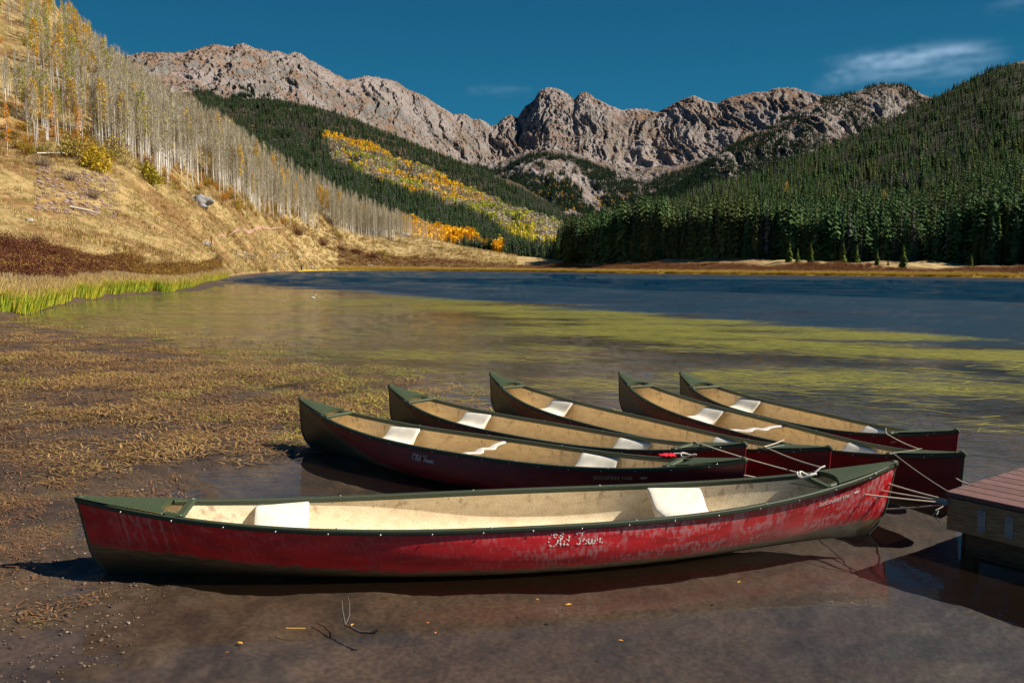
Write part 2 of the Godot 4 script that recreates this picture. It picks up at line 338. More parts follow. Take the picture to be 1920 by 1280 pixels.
const MOUNTAIN_RANGE := [
	[Vector3(-833, 182, -1500), Vector3(-1122, 317, -2025), Vector3(-1392, 492, -2520), Vector3(-1651, 704, -3000), Vector3(-2041, 769, -3700)],
	[Vector3(-769, 190, -1538), Vector3(-1028, 330, -2062), Vector3(-1271, 512, -2558), Vector3(-1505, 732, -3038), Vector3(-1855, 800, -3738)],
	[Vector3(-731, 195, -1558), Vector3(-975, 334, -2083), Vector3(-1203, 512, -2578), Vector3(-1422, 727, -3058), Vector3(-1751, 792, -3758)],
	[Vector3(-704, 198, -1573), Vector3(-936, 337, -2098), Vector3(-1154, 513, -2593), Vector3(-1363, 727, -3073), Vector3(-1678, 791, -3773)],
	[Vector3(-683, 201, -1584), Vector3(-906, 342, -2109), Vector3(-1116, 523, -2604), Vector3(-1317, 741, -3084), Vector3(-1620, 807, -3784)],
	[Vector3(-652, 205, -1600), Vector3(-864, 345, -2125), Vector3(-1062, 525, -2620), Vector3(-1252, 741, -3100), Vector3(-1538, 806, -3800)],
	[Vector3(-633, 207, -1668), Vector3(-831, 351, -2192), Vector3(-1015, 536, -2688), Vector3(-1193, 760, -3168), Vector3(-1459, 823, -3868)],
	[Vector3(-620, 209, -1708), Vector3(-809, 358, -2233), Vector3(-985, 551, -2728), Vector3(-1155, 785, -3208), Vector3(-1409, 851, -3908)],
	[Vector3(-603, 210, -1758), Vector3(-781, 365, -2282), Vector3(-947, 567, -2778), Vector3(-1107, 813, -3258), Vector3(-1347, 881, -3958)],
	[Vector3(-588, 211, -1795), Vector3(-758, 366, -2320), Vector3(-917, 568, -2815), Vector3(-1069, 812, -3295), Vector3(-1299, 878, -3995)],
	[Vector3(-572, 212, -1832), Vector3(-734, 372, -2358), Vector3(-885, 581, -2852), Vector3(-1030, 836, -3332), Vector3(-1249, 903, -4032)],
	[Vector3(-555, 213, -1870), Vector3(-709, 371, -2395), Vector3(-853, 578, -2890), Vector3(-991, 829, -3370), Vector3(-1199, 892, -4070)],
	[Vector3(-540, 213, -1906), Vector3(-687, 371, -2431), Vector3(-824, 576, -2926), Vector3(-956, 824, -3406), Vector3(-1155, 883, -4106)],
	[Vector3(-533, 217, -1966), Vector3(-673, 378, -2491), Vector3(-805, 587, -2986), Vector3(-931, 841, -3466), Vector3(-1121, 899, -4166)],
	[Vector3(-525, 220, -2020), Vector3(-660, 381, -2545), Vector3(-786, 589, -3040), Vector3(-907, 842, -3520), Vector3(-1089, 896, -4220)],
	[Vector3(-514, 224, -2089), Vector3(-641, 389, -2614), Vector3(-760, 603, -3109), Vector3(-874, 863, -3589), Vector3(-1047, 916, -4289)],
	[Vector3(-502, 227, -2146), Vector3(-624, 388, -2671), Vector3(-737, 597, -3166), Vector3(-846, 848, -3646), Vector3(-1011, 894, -4346)],
	[Vector3(-491, 229, -2200), Vector3(-606, 389, -2725), Vector3(-714, 594, -3220), Vector3(-819, 841, -3700), Vector3(-975, 882, -4400)],
	[Vector3(-472, 230, -2275), Vector3(-580, 386, -2800), Vector3(-681, 585, -3295), Vector3(-778, 825, -3775), Vector3(-924, 857, -4475)],
	[Vector3(-452, 231, -2350), Vector3(-552, 383, -2875), Vector3(-645, 578, -3370), Vector3(-735, 812, -3850), Vector3(-870, 836, -4550)],
	[Vector3(-414, 231, -2470), Vector3(-501, 394, -2995), Vector3(-582, 604, -3490), Vector3(-661, 856, -3970), Vector3(-779, 881, -4670)],
	[Vector3(-390, 232, -2561), Vector3(-469, 398, -3086), Vector3(-543, 612, -3581), Vector3(-614, 869, -4061), Vector3(-721, 890, -4761)],
	[Vector3(-362, 233, -2672), Vector3(-433, 401, -3197), Vector3(-498, 617, -3692), Vector3(-562, 875, -4172), Vector3(-657, 891, -4872)],
	[Vector3(-336, 233, -2766), Vector3(-399, 397, -3291), Vector3(-458, 607, -3786), Vector3(-515, 857, -4266), Vector3(-600, 863, -4966)],
	[Vector3(-310, 234, -2848), Vector3(-367, 397, -3373), Vector3(-420, 605, -3868), Vector3(-472, 853, -4348), Vector3(-548, 854, -5048)],
	[Vector3(-290, 233, -2909), Vector3(-342, 395, -3434), Vector3(-391, 600, -3929), Vector3(-438, 844, -4409), Vector3(-508, 840, -5109)],
	[Vector3(-246, 227, -3032), Vector3(-289, 383, -3557), Vector3(-329, 581, -4052), Vector3(-367, 816, -4532), Vector3(-424, 800, -5232)],
	[Vector3(-214, 222, -3114), Vector3(-250, 374, -3639), Vector3(-284, 568, -4134), Vector3(-317, 798, -4614), Vector3(-365, 774, -5314)],
	[Vector3(-180, 216, -3195), Vector3(-210, 374, -3720), Vector3(-238, 576, -4215), Vector3(-265, 815, -4695), Vector3(-305, 790, -5395)],
	[Vector3(-150, 210, -3265), Vector3(-174, 366, -3790), Vector3(-197, 564, -4285), Vector3(-219, 799, -4765), Vector3(-252, 767, -5465)],
	[Vector3(-126, 206, -3318), Vector3(-146, 367, -3843), Vector3(-165, 571, -4338), Vector3(-183, 814, -4818), Vector3(-210, 782, -5518)],
	[Vector3(-87, 211, -3400), Vector3(-100, 364, -3925), Vector3(-114, 558, -4420), Vector3(-126, 786, -4900), Vector3(-144, 746, -5600)],
	[Vector3(-60, 213, -3432), Vector3(-70, 370, -3958), Vector3(-79, 569, -4452), Vector3(-88, 804, -4932), Vector3(-100, 764, -5632)],
	[Vector3(-33, 215, -3465), Vector3(-38, 383, -3990), Vector3(-44, 597, -4485), Vector3(-49, 848, -4965), Vector3(-55, 813, -5665)],
	[Vector3(-7, 217, -3495), Vector3(-9, 389, -4020), Vector3(-11, 608, -4515), Vector3(-13, 865, -4995), Vector3(-14, 832, -5695)],
	[Vector3(19, 218, -3503), Vector3(21, 385, -4028), Vector3(23, 597, -4523), Vector3(24, 846, -5003), Vector3(29, 809, -5703)],
	[Vector3(52, 218, -3507), Vector3(58, 402, -4032), Vector3(64, 636, -4527), Vector3(70, 913, -5007), Vector3(81, 886, -5707)],
	[Vector3(84, 219, -3511), Vector3(96, 411, -4036), Vector3(106, 657, -4531), Vector3(116, 947, -5011), Vector3(133, 925, -5711)],
	[Vector3(111, 219, -3515), Vector3(126, 426, -4040), Vector3(139, 691, -4535), Vector3(152, 1005, -5015), Vector3(175, 991, -5715)],
	[Vector3(150, 220, -3520), Vector3(171, 432, -4045), Vector3(190, 705, -4540), Vector3(208, 1027, -5020), Vector3(238, 1016, -5720)],
	[Vector3(193, 220, -3514), Vector3(220, 428, -4039), Vector3(245, 695, -4534), Vector3(269, 1011, -5014), Vector3(308, 998, -5714)],
	[Vector3(223, 220, -3510), Vector3(255, 422, -4035), Vector3(284, 681, -4530), Vector3(312, 987, -5010), Vector3(357, 970, -5710)],
	[Vector3(251, 219, -3507), Vector3(287, 413, -4032), Vector3(320, 661, -4527), Vector3(352, 953, -5007), Vector3(403, 932, -5707)],
	[Vector3(271, 219, -3504), Vector3(309, 421, -4029), Vector3(345, 680, -4524), Vector3(379, 986, -5004), Vector3(434, 969, -5704)],
	[Vector3(297, 219, -3501), Vector3(339, 424, -4026), Vector3(378, 687, -4521), Vector3(415, 997, -5001), Vector3(475, 983, -5701)],
	[Vector3(327, 220, -3506), Vector3(374, 417, -4031), Vector3(418, 670, -4526), Vector3(459, 969, -5006), Vector3(525, 950, -5706)],
	[Vector3(368, 221, -3516), Vector3(420, 411, -4041), Vector3(469, 654, -4536), Vector3(515, 941, -5016), Vector3(589, 917, -5716)],
	[Vector3(446, 222, -3535), Vector3(510, 403, -4060), Vector3(569, 632, -4555), Vector3(626, 903, -5035), Vector3(715, 872, -5735)],
	[Vector3(525, 224, -3553), Vector3(600, 407, -4078), Vector3(670, 641, -4573), Vector3(736, 916, -5053), Vector3(841, 886, -5753)],
	[Vector3(606, 225, -3572), Vector3(692, 405, -4097), Vector3(772, 633, -4592), Vector3(848, 901, -5072), Vector3(968, 869, -5772)],
	[Vector3(645, 226, -3580), Vector3(736, 412, -4105), Vector3(821, 649, -4600), Vector3(902, 927, -5080), Vector3(1030, 898, -5780)],
	[Vector3(696, 226, -3582), Vector3(794, 423, -4108), Vector3(886, 673, -4602), Vector3(973, 968, -5082), Vector3(1111, 944, -5782)],
	[Vector3(752, 227, -3585), Vector3(858, 430, -4110), Vector3(957, 690, -4605), Vector3(1051, 996, -5085), Vector3(1199, 977, -5785)],
	[Vector3(801, 229, -3587), Vector3(915, 424, -4112), Vector3(1020, 673, -4607), Vector3(1121, 966, -5087), Vector3(1279, 942, -5787)],
	[Vector3(853, 231, -3590), Vector3(974, 422, -4114), Vector3(1086, 665, -4610), Vector3(1193, 952, -5090), Vector3(1361, 926, -5790)],
	[Vector3(898, 233, -3592), Vector3(1025, 432, -4116), Vector3(1142, 687, -4612), Vector3(1255, 986, -5092), Vector3(1432, 965, -5792)],
	[Vector3(977, 236, -3595), Vector3(1114, 441, -4120), Vector3(1242, 701, -4615), Vector3(1364, 1009, -5095), Vector3(1556, 990, -5795)],
	[Vector3(1067, 239, -3599), Vector3(1217, 449, -4124), Vector3(1356, 715, -4619), Vector3(1490, 1028, -5099), Vector3(1699, 1013, -5799)],
	[Vector3(1108, 241, -3603), Vector3(1264, 454, -4128), Vector3(1408, 725, -4623), Vector3(1546, 1045, -5103), Vector3(1764, 1031, -5803)],
	[Vector3(1183, 245, -3613), Vector3(1348, 458, -4138), Vector3(1502, 728, -4633), Vector3(1650, 1047, -5113), Vector3(1881, 1034, -5813)],
	[Vector3(1234, 247, -3621), Vector3(1407, 454, -4146), Vector3(1568, 716, -4641), Vector3(1722, 1025, -5121), Vector3(1963, 1007, -5821)],
	[Vector3(1300, 250, -3630), Vector3(1482, 450, -4155), Vector3(1652, 704, -4650), Vector3(1814, 1002, -5130), Vector3(2067, 981, -5830)],
	[Vector3(1395, 254, -3643), Vector3(1590, 457, -4168), Vector3(1771, 713, -4663), Vector3(1944, 1015, -5143), Vector3(2215, 995, -5843)],
	[Vector3(1563, 262, -3667), Vector3(1780, 457, -4192), Vector3(1982, 702, -4687), Vector3(2175, 990, -5167), Vector3(2477, 965, -5867)],
	[Vector3(1805, 273, -3700), Vector3(2054, 459, -4225), Vector3(2286, 693, -4720), Vector3(2509, 966, -5200), Vector3(2855, 936, -5900)],
	[Vector3(2177, 290, -3750), Vector3(2474, 468, -4275), Vector3(2751, 689, -4770), Vector3(3017, 946, -5250), Vector3(3429, 911, -5950)],
]
# ------------------------------------------------------------------ the scene
func _ready() -> void:
	rng.seed = 20231
	set_camera_and_light()
	n_patch = noise(11, 0.09, 4)
	n_fine = noise(12, 0.6, 3)
	n_big = noise(13, 0.02, 4)
	make_materials()
	make_terrain()
	make_lakebed()
	make_water()
	make_forests()
	make_grove()
	make_ground_cover()
	make_shrubs_and_rocks()
	make_canoes()
	make_dock()
	make_ropes()
	make_small_things()


func set_camera_and_light() -> void:
	var cam := Camera3D.new()
	cam.name = "camera"
	cam.position = Vector3(0, 1.85, 0)
	cam.rotation = Vector3(-atan(140.0 / 1600.0), 0, 0)
	cam.rotate_object_local(Vector3.BACK, 0.005)
	cam.fov = rad_to_deg(2.0 * atan(640.0 / 1600.0))
	cam.near = 0.1
	cam.far = 12000.0
	add_child(cam)
	cam.current = true

	var env := Environment.new()
	env.background_mode = Environment.BG_SKY
	var sky := Sky.new()
	var sm := ProceduralSkyMaterial.new()
	sm.sky_top_color = lin(0.0016, 0.026, 0.080)
	sm.sky_horizon_color = lin(0.018, 0.152, 0.245)
	sm.sky_curve = 0.15
	sm.ground_horizon_color = lin(0.05, 0.06, 0.05)
	sm.ground_bottom_color = lin(0.03, 0.03, 0.025)
	sm.sun_angle_max = 1.0
	sm.sky_cover = cloud_cover()
	sm.sky_cover_modulate = Color(1, 1, 1, 1)
	sky.sky_material = sm
	env.sky = sky
	env.tonemap_mode = Environment.TONE_MAPPER_LINEAR
	env.tonemap_exposure = 1.88
	env.sdfgi_enabled = true
	env.ssao_enabled = true
	env.ssil_enabled = true
	var we := WorldEnvironment.new()
	we.name = "world"
	we.environment = env
	add_child(we)

	var sun := DirectionalLight3D.new()
	sun.name = "sun"
	sun.light_color = Color(1.0, 0.95, 0.87)
	sun.light_energy = 1.6
	sun.light_angular_distance = 0.5
	sun.shadow_enabled = true
	add_child(sun)
	sun.look_at_from_position(SUN * 100.0, Vector3.ZERO)


# thin high wisps, laid into the sky by direction
func cloud_cover() -> ImageTexture:
	var w := 2048
	var im := Image.create(w, w / 2, false, Image.FORMAT_RGBA8)
	im.fill(Color(1, 1, 1, 0))
	var f := noise(5, 1.0, 5)
	# bearing (degrees to the right of the view), elevation, half width, half height, strength
	for wisp in [[24.6, 12.5, 4.3, 0.75, 0.22], [-1.0, 11.6, 2.2, 0.3, 0.035], [33.0, 15.6, 4.0, 0.7, 0.06], [72.0, 21.0, 9.0, 1.6, 0.3], [-75.0, 25.0, 10.0, 1.5, 0.25], [140.0, 19.0, 12.0, 1.8, 0.3], [-150.0, 23.0, 11.0, 1.7, 0.28]]:
		var cx: float = wisp[0] / 360.0 * w
		var cy: float = (0.5 - wisp[1] / 180.0) * w / 2.0
		var rx: float = wisp[2] / 360.0 * w
		var ry: float = wisp[3] / 180.0 * w / 2.0
		for y in range(int(cy - ry * 2.6), int(cy + ry * 3.6)):
			for x in range(int(cx - rx * 1.4), int(cx + rx * 1.4)):
				var a := (x - cx) / rx
				var b := (y - cy) / ry + 0.12 * a - 0.28 * a * a
				# sharp at its head on the left, feathered to the right and below
				var head := smoothstep(-1.25, -0.55, a + 0.25 * absf(b)) * (1.0 - smoothstep(0.35, 1.3, a))
				var band := exp(-b * b * (2.6 if b < 0.0 else 0.55 - 0.2 * a)) * (1.0 - smoothstep(2.2, 3.4, b))
				var streak := 0.55 + 0.9 * f.get_noise_2d(a * 0.9 + b * 0.3, b * 2.2 + a * 0.5 + cx) + 0.25 * f.get_noise_2d(a * 6.0, b * 5.0 - cx)
				var al: float = clampf(head * band * streak, 0.0, 1.0) * wisp[4]
				var px := posmod(x, w)
				if al > im.get_pixel(px, y).a:
					im.set_pixel(px, y, Color(0.86, 0.93, 1.0, al))
	return ImageTexture.create_from_image(im)


func make_materials() -> void:
	var t1 := noise_tex(21, 0.02, 0.7, 1.0, 512, 5)
	var ground := mat("hill_ground", Color.WHITE, 0.95, true, 0.2)
	ground.albedo_texture = t1
	ground.uv1_triplanar = true
	ground.uv1_world_triplanar = true
	ground.uv1_scale = Vector3.ONE * 0.09
	var rock := mat("mountain_rock", Color.WHITE, 0.95, true, 0.2)
	rock.albedo_texture = noise_tex(22, 0.03, 0.7, 1.0, 512, 5)
	rock.uv1_triplanar = true
	rock.uv1_world_triplanar = true
	rock.uv1_scale = Vector3.ONE * 0.004
	var rh := noise_tex(37, 0.012, 0.0, 1.0, 1024, 5)
	(rh.noise as FastNoiseLite).fractal_type = FastNoiseLite.FRACTAL_RIDGED
	rock.heightmap_enabled = true
	rock.heightmap_texture = rh
	rock.heightmap_scale = 800.0
	var bed := mat("lake_bed", Color.WHITE, 0.6, true, 0.5)
	bed.albedo_texture = noise_tex(23, 0.05, 0.6, 1.0, 1024, 5)
	bed.uv1_triplanar = true
	bed.uv1_world_triplanar = true
	bed.uv1_scale = Vector3.ONE * 0.4
	bed.heightmap_enabled = true
	bed.heightmap_texture = noise_tex(24, 0.05, 0.0, 1.0, 512, 5)
	bed.heightmap_scale = 0.5
	var water := StandardMaterial3D.new()
	water.resource_name = "lake_water"
	water.transparency = BaseMaterial3D.TRANSPARENCY_ALPHA
	water.albedo_color = Color(0.27, 0.19, 0.11, 0.08)
	water.roughness = 0.05
	water.metallic_specular = 0.46
	var rip := NoiseTexture2D.new()
	rip.width = 1024; rip.height = 1024
	rip.seamless = true
	rip.as_normal_map = true
	rip.bump_strength = 6.0
	rip.noise = noise(26, 0.012, 4)
	for k in WATERS.size():
		var wm: StandardMaterial3D = water.duplicate()
		if k < 3: wm.metallic_specular = 0.40
		if k > 3: wm.albedo_color = [Color(0.24, 0.19, 0.13, 0.08), Color(0.12, 0.18, 0.18, 0.16), lin(0.006, 0.040, 0.066, 0.34), lin(0.006, 0.042, 0.070, 0.38)][k - 4]
		wm.normal_enabled = true
		wm.normal_texture = rip
		wm.normal_scale = WATERS[k][0]
		wm.uv1_triplanar = true
		wm.uv1_world_triplanar = true
		wm.uv1_scale = Vector3(WATERS[k][1] * 0.7, WATERS[k][1], WATERS[k][1] * 1.5)
		M["water_%d" % k] = wm
	var needles := mat("spruce_needles", Color.WHITE, 0.9, true, 0.15)
	needles.backlight_enabled = true
	needles.backlight = Color(0.35, 0.35, 0.35)
	mat("spruce_bark", lin(0.06, 0.045, 0.035), 0.9, true, 0.2)
	mat("aspen_bark", Color.WHITE, 0.8, true, 0.3)
	mat("twigs", Color.WHITE, 0.9, true, 0.2)
	var leaf := mat("autumn_leaf", Color.WHITE, 0.7, true, 0.3)
	leaf.backlight_enabled = true
	leaf.backlight = Color(0.7, 0.7, 0.7)
	var blade := mat("grass_blade", Color.WHITE, 0.85, true, 0.2)
	blade.backlight_enabled = true
	blade.backlight = Color(0.5, 0.5, 0.5)
	mat("weed", Color.WHITE, 0.55, true, 0.5)
	var stone := mat("grey_stone", Color.WHITE, 0.9, true, 0.3)
	stone.albedo_texture = noise_tex(25, 0.03, 0.65, 1.0, 256, 4)
	stone.uv1_triplanar = true
	stone.uv1_scale = Vector3.ONE * 0.8


# ------------------------------------------------------------------ terrain
func cr(a: Vector3, b: Vector3, c: Vector3, d: Vector3, t: float) -> Vector3:
	return 0.5 * ((2.0 * b) + (c - a) * t + (2.0 * a - 5.0 * b + 4.0 * c - d) * t * t + (3.0 * b - a - 3.0 * c + d) * t * t * t)

# a terrain sheet through surveyed columns that run from foot to crest and over to the back
func sheet(called: String, cols: Array, nu: int, nv: int, smooth: bool) -> Dictionary:
	var nc := cols.size()
	var K: int = cols[0].size()
	var p := PackedVector3Array()
	p.resize(nu * nv)
	var col: Array[Vector3] = []
	col.resize(K)
	for i in nu:
		var x := float(i) / (nu - 1) * (nc - 1)
		var a := mini(int(x), nc - 2)
		var f := x - a
		for k in K:
			var b0: Vector3 = cols[a][k]
			var b1: Vector3 = cols[a + 1][k]
			if smooth:
				col[k] = cr(cols[maxi(a - 1, 0)][k], b0, b1, cols[mini(a + 2, nc - 1)][k], f)
			else:
				col[k] = b0.lerp(b1, f)
		for j in nv:
			var y := float(j) / (nv - 1) * (K - 1)
			var b := mini(int(y), K - 2)
			p[i * nv + j] = cr(col[maxi(b - 1, 0)], col[b], col[b + 1], col[mini(b + 2, K - 1)], y - b)
	var d := {"p": p, "nu": nu, "nv": nv, "nc": nc, "k": K}
	G[called] = d
	return d

# the point at (column, row) of the surveyed sheet
func on(called: String, ui: float, vi: float) -> Vector3:
	var d: Dictionary = G[called]
	var x: float = clampf(ui / (d.nc - 1), 0.0, 0.9999) * (d.nu - 1)
	var y: float = clampf(vi / (d.k - 1), 0.0, 0.9999) * (d.nv - 1)
	var i := int(x)
	var j := int(y)
	var p: PackedVector3Array = d.p
	var nv: int = d.nv
	var a := p[i * nv + j].lerp(p[(i + 1) * nv + j], x - i)
	var b := p[i * nv + j + 1].lerp(p[(i + 1) * nv + j + 1], x - i)
	return a.lerp(b, y - j)

func terrain_mesh(d: Dictionary, cols: PackedColorArray, m: Material) -> ArrayMesh:
	var mb := MB.new()
	mb.grid(d.p, d.nu, d.nv, Color.WHITE, PackedVector2Array(), cols)
	return mb.mesh(m)

func mixc(a: Color, b: Color, t: float) -> Color:
	return a.lerp(b, clampf(t, 0.0, 1.0))

func make_terrain() -> void:
	hillside()
	slope("FOREST_HILL", FOREST_HILL, 260, 150, 9.0, Color(0.030, 0.036, 0.018), Color(0.055, 0.050, 0.030), "forested_hillside", "dark conifer covered hillside rising on the far side of the lake")
	slope("VALLEY_SLOPE", VALLEY_SLOPE, 260, 120, 10.0, Color(0.07, 0.055, 0.035), Color(0.13, 0.10, 0.06), "valley_slope", "long valley slope of dark conifers and golden aspens beyond the grassy hill")
	rocky("VALLEY_HEAD", VALLEY_HEAD, 300, 149, true, 60.0, 0.26, "valley_head", "rocky tree dotted valley head below the central peak")
	rocky("ROCKY_RIDGE", ROCKY_RIDGE, 420, 189, true, 75.0, 0.16, "rocky_ridge", "shaded rocky ridge scattered with conifers above the forested hill")
	rocky("MOUNTAIN_RANGE", MOUNTAIN_RANGE, 1089, 209, false, 85.0, 0.0, "mountain_range", "jagged pinkish grey mountain range along the skyline")

func slope(called: String, cols: Array, nu: int, nv: int, amp: float, c1: Color, c2: Color, named: String, label: String) -> void:
	var d := sheet(called, cols, nu, nv, true)
	var f := noise(31, 0.012, 4)
	var p: PackedVector3Array = d.p
	var cc := PackedColorArray()
	cc.resize(p.size())
	for i in p.size():
		p[i].y += f.get_noise_2d(p[i].x, p[i].z) * amp
		cc[i] = mixc(c1, c2, 0.5 + n_patch.get_noise_2d(p[i].x * 0.4, p[i].z * 0.4))
	d.p = p
	struct(named, terrain_mesh(d, cc, M.hill_ground), label)

func rocky(called: String, cols: Array, nu: int, nv: int, smooth: bool, amp: float, bare: float, named: String, label: String) -> void:
	var d := sheet(called, cols, nu, nv, smooth)
	var p: PackedVector3Array = d.p
	var f1 := noise(41, 1.0 / 560.0, 3, true)
	var f2 := noise(42, 1.0 / 150.0, 4, true)
	var f3 := noise(43, 1.0 / 55.0, 3, true)
	var f4 := noise(47, 1.0 / 20.0, 2)
	var wv := noise(44, 1.0 / 330.0, 3)
	var fall := PackedFloat32Array()
	fall.resize(p.size())
	for f: FastNoiseLite in [f1, f2, f3]: f.fractal_gain = 0.55
	var crest: float = float(d.k - 2) / (d.k - 1)
	for i in nu:
		for j in nv:
			var k := i * nv + j
			var q := p[k]
			var wx := wv.get_noise_2d(q.x, q.y * 1.3) * 110.0
			var v := float(j) / (nv - 1)
			var off := absf(v - crest)
			var near := clampf(off * 7.0, 0.0, 1.0)
			# ribs and gullies that run down the fall line, bent this way and that
			var s := Vector3(q.x + wx, q.y * 0.30, q.z * 0.30)
			var s2 := Vector3(q.x + wx * 0.8 + q.y * 0.22 * signf(wv.get_noise_2d(q.x * 0.35, 7.0)), q.y * 0.13, q.z * 0.13)
			var h := (f1.get_noise_3dv(s) - 0.1) * amp * 0.16 * near
			h += (f2.get_noise_3dv(s2) - 0.1) * amp * 0.42 * (0.12 + 0.88 * near)
			h += f3.get_noise_3dv(Vector3(s2.x, q.y * 0.2, q.z * 0.2)) * amp * 0.23 * (0.6 + 0.4 * near)
			h += f4.get_noise_3dv(q) * amp * 0.11
			fall[k] = f2.get_noise_3dv(s2)
			p[k] = q + Vector3(0.0, 0.55, 0.83) * h
	var nn: PackedVector3Array
	d.p = p
	nn = MB.normals(p, nu, nv)
	d.n = nn
	var cc := PackedColorArray()
	cc.resize(p.size())
	var fp := noise(45, 1.0 / 260.0, 4)
	var fq := noise(46, 1.0 / 60.0, 3)
	for i in p.size():
		var q := p[i]
		var a := fp.get_noise_3d(q.x, q.y * 0.5, q.z)
		var b := fq.get_noise_3d(q.x, q.y * 0.6, q.z)
		var rock := mixc(Color(0.25, 0.245, 0.245), Color(0.34, 0.312, 0.304), 0.5 + a * 1.2 + b * 0.6)
		rock = mixc(rock, Color(0.13, 0.13, 0.125), 0.35 + b * 1.3 - a * 0.5)
		var soft := mixc(Color(0.265, 0.175, 0.125), Color(0.335, 0.287, 0.278), 0.5 + a * 2.2)
		var t := smoothstep(0.50, 0.72, nn[i].y + b * 0.22 + a * 0.12 - bare)
		var c := mixc(rock, soft, t)
		# scree fans in the gullies
		c = mixc(c, Color(0.37, 0.325, 0.318), 0.75 * smoothstep(-0.05, -0.42, fall[i] + b * 0.25) * smoothstep(0.35, 0.6, nn[i].y))
		cc[i] = c
	struct(named, terrain_mesh(d, cc, M.mountain_rock), label)

func hillside() -> void:
	var d := sheet("HILLSIDE", HILLSIDE, 781, 300, false)
	soften(d, 9)
	var p: PackedVector3Array = d.p
	var cc := PackedColorArray()
	cc.resize(p.size())
	var f1 := noise(51, 0.03, 4)
	var f2 := noise(52, 0.25, 4)
	var straw := Color(0.40, 0.285, 0.125)
	var pale := Color(0.50, 0.385, 0.20)
	var russet := Color(0.21, 0.11, 0.045)
	var olive := Color(0.21, 0.18, 0.055)
	for i in d.nu:
		var ui: float = float(i) / (d.nu - 1) * (d.nc - 1)
		for j in d.nv:
			var k: int = i * d.nv + j
			var vi: float = float(j) / (d.nv - 1) * (d.k - 1)
			var q := p[k]
			var inland := smoothstep(1.0, 2.6, vi)
			p[k].y += f1.get_noise_2d(q.x, q.z) * 1.6 * inland + f2.get_noise_2d(q.x, q.z) * 0.12 * smoothstep(0.8, 1.6, vi)
			var a := f1.get_noise_2d(q.x * 1.7 + 90.0, q.z * 1.7)
			var b := n_patch.get_noise_2d(q.x * 2.2, q.z * 2.2)
			var e := f2.get_noise_2d(q.x * 2.0, q.z * 2.0)
			var c := mixc(straw, pale, 0.4 + e * 1.5 + b)
			c = mixc(c, russet, smoothstep(-0.2, 0.3, a + b * 0.8 + e * 0.5) * 0.85)
			c = mixc(c, olive, smoothstep(0.08, 0.4, b - a * 0.5 + e * 0.3) * 0.6)
			if ui > 8.5:   # the far meadow: pale grass above a russet marsh strip, a bright rim at the water
				c = mixc(pale, straw, 0.4 + e + b)
				var marsh := (smoothstep(1.35, 1.7, vi) * (1.0 - smoothstep(2.5, 3.1, vi + b * 1.2))) * smoothstep(9.0, 10.5, ui)
				c = mixc(c, mixc(Color(0.2, 0.085, 0.045), Color(0.27, 0.14, 0.06), 0.5 + b * 2.0), marsh * 0.92)
				if ui > 14.0:
					c = mixc(c, Color(0.17, 0.10, 0.05), smoothstep(-0.1, 0.3, b + a) * 0.75 * smoothstep(2.0, 2.6, vi))
				c = mixc(c, Color(0.50, 0.37, 0.05), (1.0 - smoothstep(1.15, 1.42, vi)) * smoothstep(0.85, 0.95, vi))
			elif vi < 1.15:
				c = mixc(c, Color(0.14, 0.075, 0.05), 1.0 - smoothstep(0.95, 1.15, vi))
			if vi < 0.97:
				c = Color(0.10, 0.07, 0.05)
			cc[k] = c
	d.p = p
	struct("grassy_hillside", terrain_mesh(d, cc, M.hill_ground), "straw coloured grassy hillside sloping down to the lake shore")


# ------------------------------------------------------------------ lake
# the waterline: its x at a distance in front of the camera
func shore_x(dist: float) -> float:
	const T := [[0.0, -2.0], [3.7, -2.3], [5.0, -2.5], [6.2, -3.1], [7.4, -3.3], [8.6, -2.5], [10.0, -2.9], [13.3, -4.2], [20.0, -8.2], [26.0, -15.0], [30.0, -18.5], [46.0, -23.5], [62.0, -23.0], [100.0, -31.0], [140.0, -48.0], [220.0, -75.0], [320.0, -110.0], [5000.0, -1500.0]]
	for k in range(1, T.size()):
		if dist < T[k][0]:
			return lerpf(T[k - 1][1], T[k][1], (dist - T[k - 1][0]) / (T[k][0] - T[k - 1][0]))
	return -1500.0

# how far past the edge of the shallows a place lies
func past_shallows(x: float, z: float) -> float:
	return (-z - 58.0) * 0.85 + (x + 9.4) * 1.37

func bed_height(x: float, z: float) -> float:
	var s := x - shore_x(-z) + n_patch.get_noise_2d(x * 6.0, z * 6.0) * 1.4
	var h := 0.0
	if s < 0.0:
		h = minf(0.015 - s * 0.03, 0.13)
	else:
		h = 0.015 - 0.045 * smoothstep(0.0, 1.3, s) - minf(s * 0.03, 0.27)
	var bank := 1.0 - smoothstep(-0.3, 1.5, s)
	h += n_fine.get_noise_2d(x * 1.6, z * 1.6) * 0.035 * bank + n_fine.get_noise_2d(x * 7.0, z * 7.0) * lerpf(0.008, 0.022, bank)
	var deep := past_shallows(x, z)
	h -= clampf(deep * 0.10, 0.0, 4.0)
	return h

# a fan of points in front of the shore: distance grows by rows, bearing by columns
func fan(nu: int, nv: int, near: float, far: float, lift: Callable) -> PackedVector3Array:
	var p := PackedVector3Array()
	p.resize(nu * nv)
	for i in nu:
		var t := float(i) / (nu - 1) * 2.0 - 1.0
		var b := 0.68 * t + 2.9 * pow(t, 7.0)
		for j in nv:
			var d := 1.0 / lerpf(1.0 / near, 1.0 / far, pow(float(j) / (nv - 1), 0.8))
			p[i * nv + j] = Vector3(b * d, (lift as Callable).call(b * d, -d), -d)
	return p

